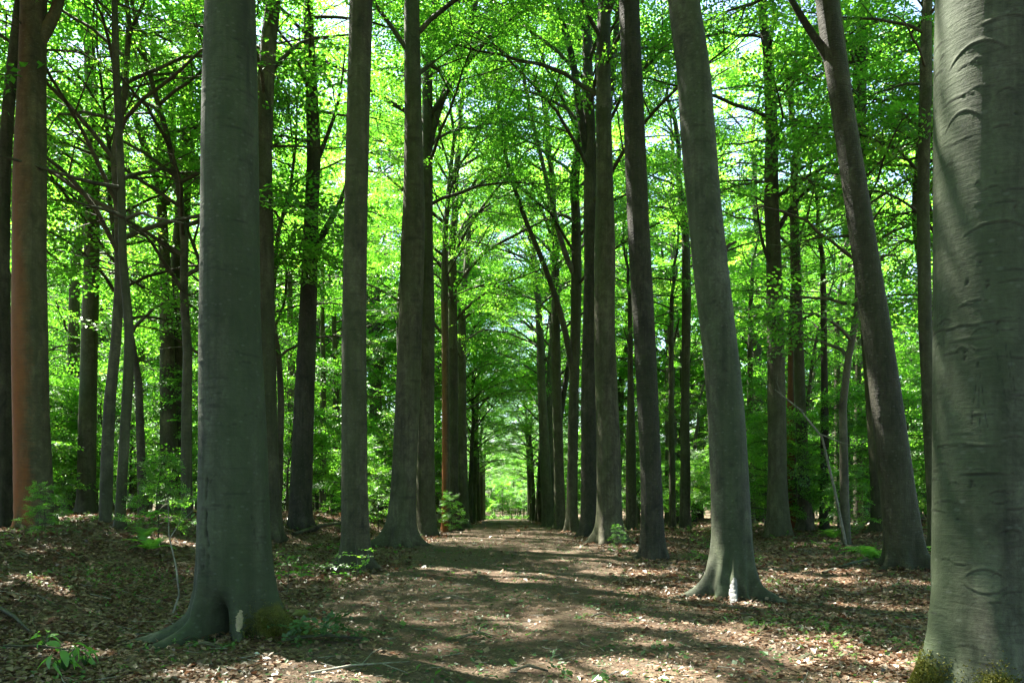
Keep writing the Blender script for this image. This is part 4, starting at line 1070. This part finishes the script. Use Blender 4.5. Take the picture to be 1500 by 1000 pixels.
# broad-leaved plant at lower left
def broad_leaf(seed):
    r = np.random.default_rng(seed); n = 6; vs = []; 
    for k in range(n):
        q = k / (n - 1); w = .032 * math.sin(math.pi * min(.98, q * .93 + .06)) ** .7
        dz = .02 - (.05 + .03 * seed) * q * q; ws = w * (.35 if seed == 2 else .9); vs += [(q * .12, -ws, dz + w * .35), (q * .12, 0, dz), (q * .12, ws, dz + w * .35)]
    f = np.array([[a * 3 + b, a * 3 + b + 1, a * 3 + b + 4, a * 3 + b + 3] for a in range(n - 1) for b in range(2)])
    return mesh_np('leaf', np.array(vs), f, M_fern, True, {'tint': np.full(len(vs), r.random())})
BL = [broad_leaf(k) for k in range(3)]
def broad_plant(px, py, n, s, label, d=None):
    c = gp(px, py)
    t = thing('broadleaf_plant', label, 'plant', tuple(c), scale=s)
    tb = Tubes()
    for k in range(n):
        a = k * 2.4; h = .06 + .16 * k / n
        rr = .02 + .05 * (k % 3)
        p = np.array([math.cos(a) * rr, math.sin(a) * rr, h])
        tb.add([(0, 0, 0), p * (.6, .6, .7), p], [.006, .005, .003], 5)
        link('leaf', BL[k % 3], t, tuple(p), (random.uniform(-.7, .7), random.uniform(-.6, .7), a + random.uniform(-.6, .6)))
    link('stem', tb.mesh('stem', M_weed), t)
broad_plant(92, 985, 14, 1.1, 'sunlit broad-leaved green plant at the lower left corner')
broad_plant(68, 950, 8, .8, 'smaller broad-leaved plant behind the lower left one')
broad_plant(125, 975, 8, .8, 'broad-leaved plant just right of the sunlit lower left one')
# stones
def stone(px, py, s, label, mat, seed, sq=(1, .8, .6)):
    r = np.random.default_rng(seed); c = gp(px, py)
    nu, nv = 14, 9; v = []
    for a in range(nv):
        f_ = math.pi * a / (nv - 1)
        for b in range(nu):
            g = 2 * math.pi * b / nu
            rr = 1 + .14 * math.sin(2 * g + f_ * 3 + seed) + .10 * math.sin(3 * g - 2 * f_ + seed * 2)
            v.append((s * sq[0] * rr * math.sin(f_) * math.cos(g), s * sq[1] * rr * math.sin(f_) * math.sin(g), s * sq[2] * (.45 + rr * math.cos(f_))))
    f = np.array([[a * nu + b, a * nu + (b + 1) % nu, (a + 1) * nu + (b + 1) % nu, (a + 1) * nu + b] for a in range(nv - 1) for b in range(nu)])
    thing('stone', label, 'stone', tuple(c), me=mesh_np('stone', np.array(v), f, mat))
stone(442, 902, .10, 'moss-covered stone behind the right root of the massive beech', M_moss, 1, (1.2, .8, .55))
stone(376, 958, .028, 'small white pebble in front of the massive beech', M_stone, 2)
stone(487, 900, .05, 'grey stone at the path edge right of the massive beech', M_stone, 3, (1.3, .8, .4))

# ------------------------------------------------------------------ small glades: leave out the copied trees that would shade them
bpy.context.view_layer.update()
GLADES = [(-9, 27), (-14, 25), (-20, 31), (-11, 36), (-17, 44), (-27, 40), (-9.5, 50), (10, 27), (15, 25), (20, 32), (11.5, 37), (18, 45), (27, 40), (9.5, 50)]
SX = Vector(sun_dir)
for o in [o for o in col.objects if o.get('group', '').startswith(('layered beeches', 'very tall', 'tall slim', 'slim young'))]:
    tall = o['group'].startswith(('layered', 'very tall'))
    c = o.location + Vector((0, 0, (9.0 if tall else 6.5) * o.scale[0])); rr = (3.0 if tall else 2.0) * o.scale[0]
    for (gx, gy) in GLADES:
        p = Vector((gx, gy, gzf(gx, gy) + 2.0)); t_ = (c - p).dot(SX)
        if t_ > 3.5 and (c - p - SX * t_).length < rr * .8 + .9:
            for ch in list(o.children): bpy.data.objects.remove(ch)
            bpy.data.objects.remove(o); break
for (gx, gy) in GLADES:
    for _ in range(3):
        x, y = gx + random.uniform(-1.8, 1.8), gy + random.uniform(-1.8, 1.8)
        sapling(x, y, random.uniform(.8, 1.35), 'sapling in a sunny opening', 'understorey saplings on the left' if gx < 0 else 'understorey saplings on the right')

for (x, y) in ((10.5, 48), (15.5, 46), (21, 44), (-8.6, 50), (-13, 47), (13, 58), (18.5, 60), (24, 55), (-18, 55), (7.5, 60), (-7.5, 62)):
    forest_tree(x, y, PROTO[4 + random.randrange(0, 3)], random.uniform(1.5, 1.65), 'very tall beech deep in the wood with its crown high above the others', 'very tall beeches deep in the wood')

# ------------------------------------------------------------------ openings in the leaf canopy where the sun gets through to the floor
bpy.context.view_layer.update()
BEAMS = []
def open_at(px, py, rad): p = gp(px, py); BEAMS.append((p, rad))
for b in ((1150, 945, .55), (1060, 925, .40), (1240, 960, .40), (1300, 965, .25), (440, 985, .55), (540, 978, .5), (640, 990, .4), (850, 982, .40), (940, 985, .30), (1000, 990, .25), (745, 838, .55), (700, 836, .35), (930, 838, .5), (880, 838, .3),
          (770, 910, .30), (925, 910, .35), (950, 940, .2), (750, 850, .35), (95, 955, .22), (480, 908, .25), (1190, 845, .6), (1230, 842, .5), (1255, 890, .35), (40, 850, .35), (260, 795, .5), (820, 808, .5),
          (300, 990, .25), (640, 832, .3)): open_at(*b)
for (px, py, d, dx, rad) in ((1388, 30, 4.85, 0, .16), (1385, 120, 4.85, 0, .16), (1390, 200, 4.85, 0, .12), (1385, 260, 4.85, 0, .12), (1384, 380, 4.85, 0, .07), (1380, 820, 4.85, 0, .14), (1075, 862, 10.3, 0, .2), (1045, 800, 10.8, 0, .14), (303, 130, 8.1, 0, .25), (302, 220, 8.1, 0, .2), (1222, 90, 13.4, 0, .35), (1280, 590, 13.4, 0, .2), (1000, 180, 10.9, 0, .2), (896, 790, 21.4, 0, .4)):
    BEAMS.append((np.array([wx(px, d) + dx, d, wz(py, d)]), rad))
START = [1.2] * len(BEAMS)
S_ = np.array(sun_dir)
U_ = np.cross(S_, [0, 0, 1.0]); U_ /= np.linalg.norm(U_); V_ = np.cross(U_, S_)
P0 = np.array([b[0] for b in BEAMS]); RB = np.array([b[1] for b in BEAMS]) * 1.15
pu, pv = P0 @ U_, P0 @ V_
prng = np.random.default_rng(77)
for o in [o for o in col.objects if o.name.split('.')[0] in ('crown', 'foliage') and o.location.z > -1]:
    mw = np.array(o.matrix_world)
    if mw[1, 3] > 36 or abs(mw[0, 3]) > 40: continue
    c0 = mw[:3, 3] + mw[:3, 2] * 5; cu, cv = c0 @ U_, c0 @ V_
    if np.min(np.hypot(pu - cu, pv - cv)) > 14 * max(.5, np.linalg.norm(mw[:3, 0])): continue
    me = o.data; n = len(me.vertices)
    co = np.empty(n * 3, np.float32); me.vertices.foreach_get('co', co); co = co.reshape(-1, 4, 3)
    cen = co.mean(1) @ mw[:3, :3].T + mw[:3, 3]
    u, v_, ts = cen @ U_, cen @ V_, cen @ S_
    rem = np.zeros(len(cen), bool)
    for k in range(len(RB)):
        du, dv = u - pu[k], v_ - pv[k]
        a = np.arctan2(dv, du)
        m = (np.hypot(du, dv) < RB[k] * (1 + .3 * np.sin(3 * a + k) + .2 * np.sin(5 * a + 2 * k))) & (ts > P0[k] @ S_ + START[k])
        rem |= m
    rem &= prng.random(len(cen)) > .01
    if rem.sum() < 100: continue
    t = np.empty(n, np.float32); me.attributes['tint'].data.foreach_get('value', t); t = t.reshape(-1, 4)
    keep = ~rem; kv = co[keep].reshape(-1, 3)
    o.data = mesh_np(me.name, kv, np.arange(len(kv)).reshape(-1, 4), me.materials[0], False, {'tint': t[keep].ravel()})

# ------------------------------------------------------------------ labels of the copied trees: which gap between the named trunks they stand in
MARKS = [(-400, 'left picture edge'), (46, 'orange trunk'), (185, 'wavy trunk'), (340, 'massive beech'), (443, 'dark leaning trunk'), (520, 'rough brown beech'), (597, 'bowed beech'), (742, 'path'),
         (890, 'toe-rooted beech'), (950, 'rough dark trunk'), (1065, 'thick curving beech'), (1139, 'stout dark trunk'), (1306, 'leaning tree'), (1450, 'huge pale beech'), (1900, 'right picture edge')]
KINDS = {'layered beeches': 'layered beech', 'slim young beeches': 'leafy young beech', 'tall slim beech poles': 'tall slim beech', 'understorey saplings': 'low bushy sapling'}
cells = {}
for o in list(col.objects):
    g = o.get('group')
    if not g: continue
    for k, word in KINDS.items():
        if g.startswith(k):
            px = CX + F * o.location.x / o.location.y
            i = max(j for j in range(len(MARKS)) if MARKS[j][0] <= max(px, -399))
            cells.setdefault((word, min(i, len(MARKS) - 2)), []).append(o)
RANK = ['nearest', 'second nearest', 'third nearest', 'fourth nearest', 'fifth nearest', 'sixth nearest', 'seventh nearest', 'eighth nearest', 'ninth nearest', 'tenth nearest']
for (word, i), objs in cells.items():
    objs.sort(key=lambda o: o.location.y)
    for k, o in enumerate(objs):
        rk = '' if len(objs) == 1 else ', farthest back' if k == len(objs) - 1 else ', ' + (RANK[k] if k < len(RANK) else ORD[k + 1] + ' nearest')
        o['label'] = f'{word} seen between {MARKS[i][1]} and {MARKS[i + 1][1]}{rk}'
